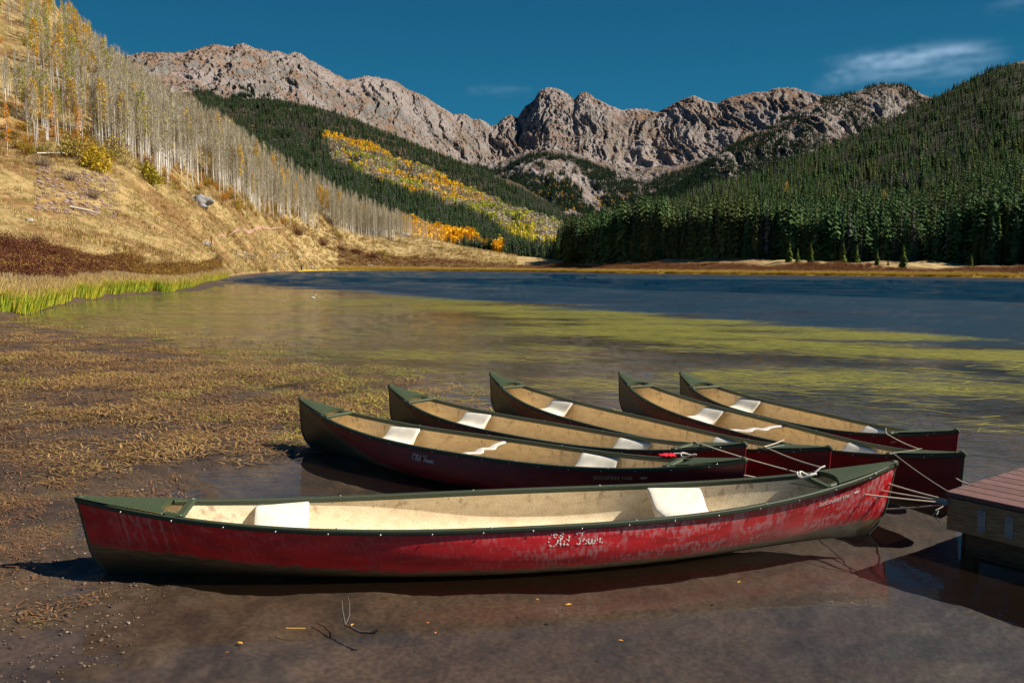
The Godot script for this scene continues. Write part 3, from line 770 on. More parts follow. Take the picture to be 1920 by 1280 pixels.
func make_lakebed() -> void:
	var nu := 420
	var nv := 520
	var p := fan(nu, nv, 1.2, 460.0, bed_height)
	var cc := PackedColorArray()
	cc.resize(p.size())
	for i in p.size():
		var q := p[i]
		var s := q.x - shore_x(-q.z)
		var a := n_patch.get_noise_2d(q.x * 5.0, q.z * 5.0)
		var e := n_fine.get_noise_2d(q.x * 3.0, q.z * 3.0)
		var mud := mixc(Color(0.056, 0.037, 0.024), Color(0.102, 0.065, 0.038), 0.5 + a * 0.9 + e * 0.7)
		var far := smoothstep(9.0, 22.0, -q.z)
		var silt := mixc(Color(0.15, 0.105, 0.045), Color(0.09, 0.08, 0.03), 0.5 + a * 1.6)
		var c := mixc(mud, silt, far * 0.9 * smoothstep(-2.0, 2.0, s))
		c = mixc(c, Color(0.12, 0.07, 0.04), far * (1.0 - smoothstep(-3.0, 1.0, s)) * 0.7)
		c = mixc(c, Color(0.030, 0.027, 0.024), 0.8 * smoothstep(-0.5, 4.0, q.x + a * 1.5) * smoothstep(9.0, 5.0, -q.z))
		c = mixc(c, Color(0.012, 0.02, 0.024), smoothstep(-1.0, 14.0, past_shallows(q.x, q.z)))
		# drifts of dark silt and drowned weed on the bottom near the bank
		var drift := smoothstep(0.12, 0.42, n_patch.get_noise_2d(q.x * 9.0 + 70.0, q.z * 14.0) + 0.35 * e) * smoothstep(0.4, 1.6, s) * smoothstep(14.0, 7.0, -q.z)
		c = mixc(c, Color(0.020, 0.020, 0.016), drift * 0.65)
		cc[i] = c
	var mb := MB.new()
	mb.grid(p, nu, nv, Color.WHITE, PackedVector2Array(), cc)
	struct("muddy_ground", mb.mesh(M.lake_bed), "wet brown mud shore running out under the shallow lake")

func make_water() -> void:
	var nu := 420
	var nv := 720
	var p := fan(nu, nv, 1.2, 450.0, func(_x: float, _z: float) -> float: return 0.0)
	var f1 := noise(61, 1.0, 2)
	var f2 := noise(62, 1.0, 2)
	var fb := noise(63, 0.02, 3)
	var fs := noise(64, 0.12, 3)
	var nn := PackedVector3Array()
	nn.resize(p.size())
	var chop := PackedFloat32Array()
	chop.resize(p.size())
	for i in p.size():
		var q := p[i]
		var d := -q.z
		var deep := past_shallows(q.x, q.z)
		var ruffle := fs.get_noise_2d(q.x * 0.35, q.z * 0.9)
		var breeze := 0.5 + fb.get_noise_2d(q.x * 1.2, q.z * 2.0)
		var lee := smoothstep(-1.5, 5.0, q.x - d * 0.05)
		var k := 0.10 + 0.22 * smoothstep(7.0, 18.0, d) + 0.46 * lee * breeze + 0.15 * ruffle
		chop[i] = lerpf(k, 0.86 + 0.3 * ruffle, smoothstep(-11.0, 13.0, deep + ruffle * 16.0))
		var a := lerpf(0.004, 0.02, smoothstep(5.0, 16.0, d)) * lerpf(0.5, 1.5, lee * breeze + 0.2)
		var sx := f1.get_noise_2d(q.x * 2.6, q.z * 5.0)
		var sz := f2.get_noise_2d(q.x * 2.2, q.z * 6.5)
		nn[i] = Vector3(sx * a * 1.4, 1.0, sz * a * 2.2 + (0.25 + 0.18 * f1.get_noise_2d(q.x * 0.22 + 50.0, q.z * 0.55) + 0.10 * ruffle) * smoothstep(-4.0, 8.0, deep + ruffle * 6.0)).normalized()
	var cc := PackedColorArray(); cc.resize(p.size()); cc.fill(Color.WHITE)
	var uu := PackedVector2Array(); uu.resize(p.size())
	# the same sheet in patches of rougher and calmer water
	var all := MB.indices(nu, nv)
	var parts: Array[PackedInt32Array] = []
	for k in WATERS.size(): parts.append(PackedInt32Array())
	for c in range(0, all.size(), 6):
		var z := clampi(int((chop[all[c]] + rng.randf_range(-0.07, 0.07)) * WATERS.size()), 0, WATERS.size() - 1)
		parts[z].append_array(all.slice(c, c + 6))
	var mesh := ArrayMesh.new()
	for k in WATERS.size():
		if parts[k].is_empty(): continue
		var mb := MB.new()
		mb.v = p; mb.n = nn; mb.c = cc; mb.uv = uu
		mb.ix = parts[k]
		mb.add_to(mesh, M["water_%d" % k])
	struct("lake_water", mesh, "clear shallow lake water, calm near the canoes and wind ruffled dark blue beyond")

func soften(d: Dictionary, r: int) -> void:
	var p: PackedVector3Array = d.p
	for pass_no in 2:
		var q := p.duplicate()
		for i in d.nu:
			var e: int = mini(r, mini(i, d.nu - 1 - i))
			if e == 0: continue
			for j in d.nv:
				var s := Vector3.ZERO
				for k in range(-e, e + 1, 3): s += p[(i + k) * d.nv + j]
				q[i * d.nv + j] = s / float(len(range(-e, e + 1, 3)))
		p = q
	d.p = p

# ripple strength and ripples per metre of the water, from calm to wind-blown
const WATERS := [[0.04, 0.45], [0.08, 0.45], [0.14, 0.42], [0.26, 0.40], [0.55, 0.36], [1.1, 0.30], [1.8, 0.27], [2.2, 0.25]]
# ------------------------------------------------------------------ trees
# crown of a spruce one metre high: whorls of drooping, ragged sprays
func spruce_crown(mb: MB, whorls: int, per: int, wide: float, low: float, col: Color) -> void:
	for w in whorls:
		var t := float(w) / whorls
		var y := lerpf(low, 0.985, pow(t, 0.92))
		var r := wide * pow(1.0 - t, 0.78) * rng.randf_range(0.8, 1.15) + 0.006
		var turn := rng.randf() * TAU
		for b in per:
			var an := turn + TAU * (b + rng.randf_range(-0.3, 0.3)) / per
			var rr := r * rng.randf_range(0.62, 1.22)
			var o := Vector3(cos(an), 0, sin(an))
			var s := Vector3(-o.z, 0, o.x)
			var dropped := rr * rng.randf_range(0.45, 0.95)
			var hub := Vector3(0, y + rr * 0.22, 0)
			var tip := o * rr + Vector3(0, y - dropped, 0)
			var mid := o * rr * 0.55 + Vector3(0, y - dropped * 0.2, 0)
			var hw := rr * rng.randf_range(0.24, 0.4)
			var sag := Vector3(0, -rr * rng.randf_range(0.12, 0.3), 0)
			var k := rng.randf_range(0.7, 1.3)
			var cl := Color(col.r * k, col.g * k, col.b * k)
			mb.tri(hub, mid + s * hw + sag, tip, cl)
			mb.tri(hub, tip, mid - s * hw + sag, cl)
	mb.tri(Vector3(-0.008, 0.93, 0), Vector3(0, 1.0, 0), Vector3(0.008, 0.93, 0), col)
	mb.tri(Vector3(0, 0.93, -0.008), Vector3(0, 1.0, 0), Vector3(0, 0.93, 0.008), col)

func trunk_mesh(h: float, r: float, m: Material, col: Color, bend := 0.0, sides := 6) -> ArrayMesh:
	var mb := MB.new()
	var pts := PackedVector3Array()
	var cols := PackedColorArray()
	for k in 7:
		var t := k / 6.0
		pts.append(Vector3(sin(t * 2.3) * bend, -0.02 * h + t * h * 1.02, sin(t * 1.7 + 1.0) * bend * 0.6))
		var b := rng.randf_range(0.75, 1.1)
		cols.append(Color(col.r * b, col.g * b, col.b * b))
	mb.tube(pts, r, r * 0.22, sides, col, cols)
	return mb.mesh(m)

func make_forests() -> void:
	var crowns: Array[ArrayMesh] = []
	var small: Array[ArrayMesh] = []
	var tiny: Array[ArrayMesh] = []
	for k in 5:
		var mb := MB.new()
		spruce_crown(mb, 26, 11, rng.randf_range(0.135, 0.17), 0.03, [Color(0.055, 0.098, 0.034), Color(0.075, 0.105, 0.034), Color(0.044, 0.088, 0.038), Color(0.040, 0.088, 0.048), Color(0.085, 0.100, 0.036)][k])
		crowns.append(mb.mesh(M.spruce_needles))
	for k in 4:
		var mb := MB.new()
		spruce_crown(mb, [13, 11, 15, 12][k], [7, 6, 7, 8][k], [0.105, 0.14, 0.165, 0.19][k], 0.04, Color(0.056, 0.100, 0.036))
		small.append(mb.mesh(M.spruce_needles))
	for k in 3:
		var mb := MB.new()
		spruce_crown(mb, 6, 5, 0.21, 0.03, Color(0.016, 0.032, 0.016))
		tiny.append(mb.mesh(M.spruce_needles))
	var trunk := trunk_mesh(0.95, 0.014, M.spruce_bark, Color.WHITE)
	G["spruce_crowns"] = crowns
	G["spruce_trunk"] = trunk
	# the row at the forest's edge: individual trees
	var firsts: Array[Node3D] = []
	for k in 5:
		var o := thing("spruce_tree", "tall dark green spruce standing in the forest edge behind the far meadow", "tree", Vector3.ZERO, 0.0, "spruces along the far forest edge")
		part("trunk", trunk, o)
		part("crown", crowns[k], o)
		firsts.append(o)
	var n := 0
	var row := 0
	while n < 290:
		var ui := rng.randf_range(13.75, 18.6)
		var depth := pow(rng.randf(), 1.6)
		var vi := edge_row(ui) + depth * 1.15
		var at := on("HILLSIDE", ui, vi)
		var h := rng.randf_range(10.5, 21.5) * lerpf(0.72, 1.0, smoothstep(0.0, 0.25, depth)) * lerpf(0.66, 1.0, smoothstep(13.7, 16.0, ui))
		if rng.randf() < 0.16: h *= rng.randf_range(0.35, 0.6)
		if absf(at.x / at.z) > 0.66: continue
		var size := Vector3(h * rng.randf_range(0.85, 1.2), h, h * rng.randf_range(0.85, 1.2))
		var turn := rng.randf() * TAU
		if n < 5:
			firsts[n].transform = Transform3D(Basis(Vector3.UP, turn).scaled_local(size), at - Vector3(0, 0.3, 0))
		else:
			copy_of(firsts[n % 5], at - Vector3(0, 0.3, 0), turn, size)
		n += 1
	# the forest itself
	var near_where := []
	var near_tint := []
	var fn := noise(71, 0.006, 3)
	for k in 4: near_where.append([]); near_tint.append([])
	for q in 26000:
		var ui := rng.randf_range(0.2, 10.9)
		var vi := pow(rng.randf(), 1.25) * 3.05
		var at := on("FOREST_HILL", ui, vi)
		var far := -at.z
		if absf(at.x) > far * 0.72 + 30.0: continue
		var a := fn.get_noise_2d(at.x, at.z)
		var grey := rng.randf() < 0.10 + 0.5 * smoothstep(0.0, 0.35, a) * smoothstep(0.5, 1.2, vi)
		var h := (rng.randf_range(6.0, 13.0) if rng.randf() < 0.25 else rng.randf_range(12.0, 21.0)) * lerpf(1.05, 0.8, smoothstep(300.0, 1300.0, far))
		var w := h * rng.randf_range(0.8, 1.2)
		var tint := Color(1, 1, 1) * rng.randf_range(0.65, 1.35)
		tint.r *= rng.randf_range(0.75, 1.35) + maxf(0.0, fn.get_noise_2d(at.x * 3.0, at.z * 3.0)) * 0.9
		if not grey and rng.randf() < 0.5 * smoothstep(0.08, 0.3, fn.get_noise_2d(at.x * 2.0 + 500.0, at.z * 2.0)): continue
		if grey:
			tint = Color(2.0, 1.1, 2.6) * rng.randf_range(0.7, 1.2)
			w *= 0.6
		tint.a = 1.0
		var k := q % 4
		near_where[k].append(Transform3D(Basis(Vector3.UP, rng.randf() * TAU).scaled_local(Vector3(w, h, w)), at - Vector3(0, 0.4, 0)))
		near_tint[k].append(tint)
	for q in 2600:   # the flat behind the front row
		var ui := rng.randf_range(13.75, 19.2)
		var vi := edge_row(ui) + 0.35 + rng.randf() * 2.2
		var at := on("HILLSIDE", ui, minf(vi, 6.95))
		var h := rng.randf_range(11.0, 21.0) * lerpf(0.66, 1.0, smoothstep(13.7, 16.0, ui))
		var w := h * rng.randf_range(0.85, 1.15)
		var k := q % 4
		near_where[k].append(Transform3D(Basis(Vector3.UP, rng.randf() * TAU).scaled_local(Vector3(w, h, w)), at - Vector3(0, 0.3, 0)))
		var tint := Color(rng.randf_range(0.65, 1.25), 1, rng.randf_range(0.8, 1.4)) * rng.randf_range(0.5, 1.25)
		tint.a = 1.0
		near_tint[k].append(tint)
	for k in 4:
		stuff("conifer_forest", small[k], near_where[k], near_tint[k], "dense dark conifer forest covering the slope across the lake")
	valley_forest(small, tiny)

# where the trees begin on the meadow across the lake
func edge_row(ui: float) -> float:
	const E := [[13.7, 5.5], [14.3, 4.3], [15.0, 4.2], [15.6, 4.6], [16.3, 4.4], [16.9, 4.7], [17.5, 4.9], [18.0, 4.7], [18.6, 4.4], [20.0, 4.0]]
	for k in range(1, E.size()):
		if ui < E[k][0]:
			return lerpf(E[k - 1][1], E[k][1], (ui - E[k - 1][0]) / (E[k][0] - E[k - 1][0]))
	return 4.0

func valley_forest(small: Array[ArrayMesh], tiny: Array[ArrayMesh]) -> void:
	var fn := noise(72, 0.0045, 3)
	var fs := noise(73, 0.012, 2)
	var grove := PackedVector2Array([Vector2(0.37, 0.61), Vector2(0.475, 0.6), Vector2(0.546, 0.6), Vector2(0.62, 0.565), Vector2(0.7, 0.53), Vector2(0.8, 0.545), Vector2(0.88, 0.53), Vector2(0.9, 0.32), Vector2(0.80, 0.10), Vector2(0.73, 0.14), Vector2(0.671, 0.29), Vector2(0.62, 0.35), Vector2(0.567, 0.39), Vector2(0.5, 0.385), Vector2(0.438, 0.37), Vector2(0.385, 0.43)])
	# bare and leafy aspen crowns far off: small ragged domes
	var puffs: Array[ArrayMesh] = []
	for k in 3:
		var mb := MB.new()
		for b in 30:
			var d := Vector3(rng.randfn(), rng.randfn() * 1.1, rng.randfn()).normalized() * pow(rng.randf(), 0.4)
			var at := Vector3(0, 0.62, 0) + d * Vector3(0.17, 0.38, 0.17)
			var s := Vector3(rng.randfn(), rng.randfn(), rng.randfn()).normalized() * 0.10
			var u := Vector3(rng.randfn(), rng.randfn(), rng.randfn()).normalized() * 0.10
			var c := Color(1, 1, 1) * rng.randf_range(0.75, 1.2)
			mb.tri(at - s, at + u, at + s, c)
		mb.tri(Vector3(-0.014, 0, 0), Vector3(0, 0.9, 0), Vector3(0.014, 0, 0), Color(1.1, 1.2, 1.6))
		puffs.append(mb.mesh(M.autumn_leaf))
	var w1 := [[], [], [], []]
	var c1 := [[], [], [], []]
	var w2 := [[], [], []]
	var c2 := [[], [], []]
	for q in 30000:
		var u := rng.randf_range(0.12, 0.99)
		var v := rng.randf() * 0.80
		var at := on("VALLEY_SLOPE", u * 11.0, v * 4.0)
		var a := fn.get_noise_2d(at.x, at.z)
		var b := fs.get_noise_2d(at.x, at.z)
		var edge := Vector2(u + b * 0.025, v + a * 0.03)
		var inside := Geometry2D.is_point_in_polygon(edge, grove)
		var golden_foot := u > 0.50 and u < 0.68 and v < 0.15 - (u - 0.5) * 0.5 and b > -0.3
		if (inside and b < 0.42) or golden_foot:
			var tint := Color(0.40, 0.345, 0.27) * rng.randf_range(0.8, 1.25)
			var top := 0.6 - v
			if golden_foot:
				tint = Color(0.80, 0.50, 0.015).lerp(Color(0.80, 0.40, 0.012), rng.randf())
			elif a * 1.5 + b + rng.randf_range(-0.25, 0.25) > 0.30 - 0.28 * smoothstep(0.16, 0.02, top):
				tint = Color(0.80, 0.40, 0.012).lerp(Color(0.80, 0.56, 0.025), sqrt(rng.randf()))
				if u > 0.66: tint = Color(0.78, 0.58, 0.03).lerp(Color(0.46, 0.48, 0.05), rng.randf())
			elif a + b < -0.32:
				tint = Color(0.42, 0.44, 0.06) * rng.randf_range(0.7, 1.1)
			tint.a = 1.0
			var h := rng.randf_range(12.0, 17.0)
			var k := q % 3
			w2[k].append(Transform3D(Basis(Vector3.UP, rng.randf() * TAU).scaled_local(Vector3(h, h, h)), at))
			c2[k].append(tint)
		else:
			if v > 0.79 + a * 0.05: continue
			var h := rng.randf_range(11.0, 21.0)
			var w := h * rng.randf_range(0.85, 1.25)
			var tint := Color(0.80, 0.74, 0.95) * rng.randf_range(0.5, 1.2)
			if rng.randf() < 0.12 + 0.35 * smoothstep(0.1, 0.3, -a) * smoothstep(0.4, 0.5, v): tint = Color(2.2, 1.15, 3.0) * rng.randf_range(0.6, 1.0)
			tint.a = 1.0
			var k := q % 4
			w1[k].append(Transform3D(Basis(Vector3.UP, rng.randf() * TAU).scaled_local(Vector3(w, h, w)), at - Vector3(0, 0.4, 0)))
			c1[k].append(tint)
	for k in 4:
		stuff("valley_conifers", small[k], w1[k], c1[k], "dark conifers covering the valley slope behind the grassy hill")
	for k in 3:
		stuff("valley_aspens", puffs[k], w2[k], c2[k], "bare and golden aspens on the valley slope between dark conifers")
	# conifers on the rocks
	var w3 := [[], [], []]
	var c3 := [[], [], []]
	var put := func(called: String, count: int, cut: float, u0: float, u1: float, v0: float, v1: float, fade: float) -> void:
		var d: Dictionary = G[called]
		for q in count:
			var u := rng.randf_range(u0, u1)
			var v := rng.randf_range(v0, v1)
			var at := on(called, u * (d.nc - 1), v * (d.k - 1))
			var a := fn.get_noise_2d(at.x * 0.8, at.y * 1.1 + at.z * 0.5) + 0.5 * fs.get_noise_2d(at.x, at.y * 1.3)
			if a < cut + fade * (v - v0) / (v1 - v0): continue
			var h := rng.randf_range(12.0, 23.0)
			var tint := Color(0.95, 1.0, 1.1) * rng.randf_range(0.6, 1.3)
			tint.a = 1.0
			w3[q % 3].append(Transform3D(Basis(Vector3.UP, rng.randf() * TAU).scaled_local(Vector3(h, h, h)), at - Vector3(0, 0.5, 0)))
			c3[q % 3].append(tint)
	(put as Callable).call("VALLEY_HEAD", 34000, -0.58, 0.02, 0.98, 0.0, 0.8, 0.5)
	(put as Callable).call("ROCKY_RIDGE", 36000, -0.5, 0.0, 0.98, 0.05, 0.8, 0.42)
	(put as Callable).call("MOUNTAIN_RANGE", 4000, -0.3, 0.10, 0.19, 0.30, 0.47, 0.4)
	(put as Callable).call("MOUNTAIN_RANGE", 3000, -0.1, 0.18, 0.55, 0.16, 0.34, 0.5)
	for k in 3:
		stuff("mountain_conifers", tiny[k], w3[k], c3[k], "scattered dark conifers on the rocky slopes below the peaks")
	var w4 := []
	var c4 := []
	for q in 420:
		var at := on("VALLEY_HEAD", rng.randf_range(2.4, 6.5), rng.randf_range(0.9, 2.2))
		if fs.get_noise_2d(at.x * 0.7, at.z * 0.7) < 0.12: continue
		w4.append(Transform3D(Basis(Vector3.UP, rng.randf() * TAU).scaled_local(Vector3(1, 1, 1) * rng.randf_range(11, 17)), at))
		c4.append(Color(0.62, 0.36, 0.02))
	stuff("valley_aspens", puffs[0], w4, c4, "small golden aspens among the rocks of the valley head")


# twigs and leaves of an aspen, by metres
func aspen_crown(mb: MB, h: float, low: float, wide: float, twigs: int, leaves: int, twig_col: Color, leaf_col: Color) -> void:
	for t in twigs:
		var f := pow(rng.randf(), 0.8)
		var y := lerpf(low, 0.99, f) * h
		var r := wide * (0.35 + 0.65 * sin(clampf((f * 0.86 + 0.1) * PI, 0, PI)))
		var an := rng.randf() * TAU
		var o := Vector3(cos(an), 0, sin(an))
		var a := o * r * rng.randf_range(0.0, 0.35) + Vector3(0, y, 0)
		var b := a + o * r * rng.randf_range(0.4, 0.95) + Vector3(0, rng.randf_range(0.5, 1.7), 0)
		var s := Vector3(-o.z, 0.2, o.x).normalized() * rng.randf_range(0.018, 0.04)
		var k := rng.randf_range(0.75, 1.25)
		mb.tri(a - s, b, a + s, Color(twig_col.r * k, twig_col.g * k, twig_col.b * k))
	for t in leaves:
		var f := rng.randf()
		var y := lerpf(low, 1.0, f) * h
		var r := wide * (0.3 + 0.7 * sin(clampf((f * 0.86 + 0.1) * PI, 0, PI))) * pow(rng.randf(), 0.45)
		var an := rng.randf() * TAU
		var at := Vector3(cos(an) * r, y, sin(an) * r)
		var s := Vector3(rng.randfn(), rng.randfn(), rng.randfn()).normalized() * rng.randf_range(0.12, 0.26)
		var u := Vector3(rng.randfn(), rng.randfn(), rng.randfn()).normalized() * rng.randf_range(0.12, 0.26)
		var k := rng.randf_range(0.7, 1.25)
		mb.quad(at - s, at + u, at + s, at - u, Color(leaf_col.r * k, leaf_col.g * k, leaf_col.b * k))

# main limbs as thin tubes
func aspen_limbs(mb: MB, h: float, low: float, wide: float, count: int, col: Color) -> void:
	for t in count:
		var y := lerpf(low, 0.9, (t + rng.randf()) / count) * h
		var an := rng.randf() * TAU
		var o := Vector3(cos(an), 0, sin(an))
		var l := wide * rng.randf_range(0.5, 0.9)
		mb.tube(PackedVector3Array([Vector3(0, y, 0), o * l * 0.55 + Vector3(0, y + l * 0.55, 0), o * l * 0.8 + Vector3(0, y + l * 1.3, 0)]), 0.045, 0.012, 3, col)

func aspen(kind: int) -> Array[ArrayMesh]:
	# kind 0 bare, 1 thin tan leaves, 2 yellow, 3 orange, 4 green-yellow; 14 m high
	var twig := Color(0.40, 0.365, 0.28)
	var leaf: Color = [Color(0.36, 0.31, 0.12), Color(0.40, 0.34, 0.10), Color(0.62, 0.38, 0.02), Color(0.70, 0.28, 0.012), Color(0.34, 0.34, 0.04)][kind]
	var leaves: int = [12, 45, 380, 420, 340][kind]
	var h := 14.0
	var low: float = [0.38, 0.36, 0.42, 0.22, 0.35][kind]
	var bend := rng.randf_range(-0.3, 0.3)
	var t := trunk_mesh(h, 0.105, M.aspen_bark, Color(0.66, 0.64, 0.60), bend, 5)
	var mb := MB.new()
	aspen_limbs(mb, h, low, 1.3, 9, Color(0.42, 0.37, 0.29))
	var mb2 := MB.new()
	aspen_crown(mb2, h, low, rng.randf_range(1.2, 1.7), 150, leaves, twig, leaf)
	mb2.v.append_array(PackedVector3Array())
	var crown := ArrayMesh.new()
	mb2.add_to(crown, M.autumn_leaf)
	mb.add_to(crown, M.twigs)
	return [t, crown]

func make_grove() -> void:
	var kinds := []      # [kind, trunk, crown]
	for k in [0, 0, 0, 1, 1, 2, 3, 4]:
		var a := aspen(k)
		kinds.append([k, a[0], a[1]])
	var merged: Array[ArrayMesh] = []
	for k in kinds:
		var am := ArrayMesh.new()
		for part_mesh: ArrayMesh in [k[1], k[2]]:
			for s in part_mesh.get_surface_count():
				am.add_surface_from_arrays(Mesh.PRIMITIVE_TRIANGLES, part_mesh.surface_get_arrays(s))
				am.surface_set_material(am.get_surface_count() - 1, part_mesh.surface_get_material(s))
		merged.append(am)
	var labels := ["bare white trunked aspen in the grove on the grassy hillside", "aspen with a thin veil of tan leaves in the hillside grove", "aspen with bright yellow leaves among the bare hillside grove", "aspen with orange leaves among the bare hillside grove", "aspen with yellow green leaves among the bare hillside grove"]
	var groups := ["bare aspens of the hillside grove", "tan leaved aspens of the hillside grove", "yellow aspens of the hillside grove", "orange aspens of the hillside grove", "green aspens of the hillside grove"]
	var fn := noise(81, 0.03, 2)
	var spots := []
	for q in 4900:
		var ui := rng.randf_range(1.3, 11.4)
		if ui > 10.3 and rng.randf() < (ui - 10.3) / 1.1: continue
		var foot := grove_foot(ui)
		var vi := foot + pow(rng.randf(), 1.35) * (6.75 - foot)
		if rng.randf() < 0.04: vi = foot - rng.randf() * 0.35
		var at := on("HILLSIDE", ui, vi)
		if fn.get_noise_2d(at.x, at.z) < -0.25 + 0.3 * smoothstep(0.9, 0.0, vi - foot) * smoothstep(6.0, 4.0, ui): continue
		if absf(at.x) > -at.z * 0.95 + 8.0: continue
		var kind := 0
		var r := rng.randf()
		if r < 0.22: kind = 3 + (q % 2)
		elif r < 0.24: kind = 5
		elif r < 0.265 and ui < 5.5: kind = 7
		else: kind = q % 3
		if (ui < 4.8 and rng.randf() < 0.12) or (ui < 4.2 and vi > 5.3 and rng.randf() < 0.3): kind = 7 if rng.randf() < 0.6 else 5
		spots.append([at.length() + (1000.0 if absf(at.x) > -at.z * 0.61 else 0.0), at, kind, rng.randf_range(0.68, 1.2) * lerpf(1.0, 0.72, smoothstep(9.0, 11.4, ui)) * lerpf(0.66, 0.93, smoothstep(3.0, 5.8, ui))])
	# trees that stand out, each on its own spot
	for s in [[3.16, 4.6, 6, 0.58], [3.76, 4.86, 6, 0.6], [4.16, 4.64, 6, 0.55], [3.5, 5.42, 5, 1.0], [3.84, 5.33, 5, 0.95], [3.0, 4.98, 7, 0.8], [7.0, 5.6, 5, 0.8], [9.76, 4.98, 5, 0.7], [6.5, 5.9, 5, 0.85]]:
		var at := on("HILLSIDE", s[0], s[1])
		spots.append([0.0, at, s[2], s[3]])
	G["aspen_kinds"] = kinds
	spots.sort_custom(func(a: Array, b: Array) -> bool: return a[0] < b[0])
	var first := {}
	var count := 0
	var own := ["bright orange young aspen low on the slope at the grove's edge", "red tipped orange aspen beside a tall bare trunk", "orange and yellow bushy aspen lowest on the slope", "large yellow aspen crown high in the grove", "golden aspen crown beside the larger yellow one", "green yellow aspen at the edge of the slope above the orange one", "small yellow aspen on the crest of the hill", "lone thin yellow aspen before the far end of the grove", "pale gold aspen on the crest of the grove"]
	var w := []
	var c := []
	for k in kinds.size(): w.append([]); c.append([])
	var solo := 0
	for s in spots:
		var at: Vector3 = s[1]
		var k: int = s[2]
		var size: float = s[3]
		var turn := rng.randf() * TAU
		var sv := Vector3(size * rng.randf_range(0.85, 1.15), size, size * rng.randf_range(0.85, 1.15))
		if count < 296:
			var o: Node3D
			if not first.has(k):
				o = thing("aspen_tree", labels[kinds[k][0]], "tree", at - Vector3(0, 0.2, 0), turn, groups[kinds[k][0]])
				part("trunk", kinds[k][1], o)
				part("crown", kinds[k][2], o)
				o.transform = Transform3D(Basis(Vector3.UP, turn).scaled_local(sv), at - Vector3(0, 0.2, 0))
				first[k] = o
			else:
				o = copy_of(first[k], at - Vector3(0, 0.2, 0), turn, sv)
			if s[0] == 0.0:
				o.set_meta("label", own[mini(solo, own.size() - 1)])
				o.remove_meta("group")
				solo += 1
			else:
				o.set_meta("label", labels[kinds[k][0]])
				o.set_meta("group", groups[kinds[k][0]])
			count += 1
		else:
			w[k].append(Transform3D(Basis(Vector3.UP, turn).scaled_local(sv), at - Vector3(0, 0.2, 0)))
			var b := rng.randf_range(0.8, 1.15)
			c[k].append(Color(b, b, b))
	for k in kinds.size():
		if w[k].size():
			stuff("aspen_grove", merged[k], w[k], c[k], "further aspens of the hillside grove behind the front trunks")

	for s in [[8.63, 2.25, "golden aspen high up alone on the dark forested hill"], [5.95, 1.0, "golden aspen just above the tall spruces, higher of a close pair"], [5.45, 0.95, "thin golden aspen just above the tall spruces, lower of a close pair"], [4.1, 1.85, "golden aspen at the upper edge of the forest below the rocky ridge"]]:
		var o := thing("aspen_tree", s[2], "tree", on("FOREST_HILL", s[0], s[1]))
		o.transform = Transform3D(Basis.IDENTITY.scaled_local(Vector3(1.5, 1.15, 1.5)), o.position)
		part("trunk", kinds[5][1], o)
		part("crown", kinds[5][2], o)

# the lower edge of the aspens on the hillside
func grove_foot(ui: float) -> float:
	const E := [[0.0, 4.8], [3.0, 5.0], [4.0, 4.95], [5.0, 4.75], [6.0, 4.75], [7.0, 4.75], [8.0, 4.35], [9.0, 4.35], [10.0, 4.6], [11.0, 5.0], [12.0, 6.0], [13.0, 6.6]]
	for k in range(1, E.size()):
		if ui < E[k][0]:
			return lerpf(E[k - 1][1], E[k][1], (ui - E[k - 1][0]) / (E[k][0] - E[k - 1][0]))
	return 6.6


# ------------------------------------------------------------------ grass, reeds, weeds
func tuft(blades: int, h: float, spread: float, lean: float, width: float) -> ArrayMesh:
	var mb := MB.new()
	for b in blades:
		var an := rng.randf() * TAU
		var o := Vector3(cos(an), 0, sin(an))
		var a := o * spread * sqrt(rng.randf())
		var tip := a + Vector3(cos(an + rng.randf() - 0.5), 0, sin(an + rng.randf() - 0.5)) * lean * rng.randf_range(0.2, 1.0) + Vector3(0, h * rng.randf_range(0.6, 1.05), 0)
		var mid := a.lerp(tip, 0.55) + Vector3(0, h * 0.1, 0)
		var s := Vector3(-o.z, 0, o.x) * width
		var k := rng.randf_range(0.75, 1.2)
		var c := Color(k, k, k)
		mb.quad(a - s, mid - s * 0.8, mid + s * 0.8, a + s, c)
		mb.tri(mid - s * 0.8, tip, mid + s * 0.8, c)
	return mb.mesh(M.grass_blade)

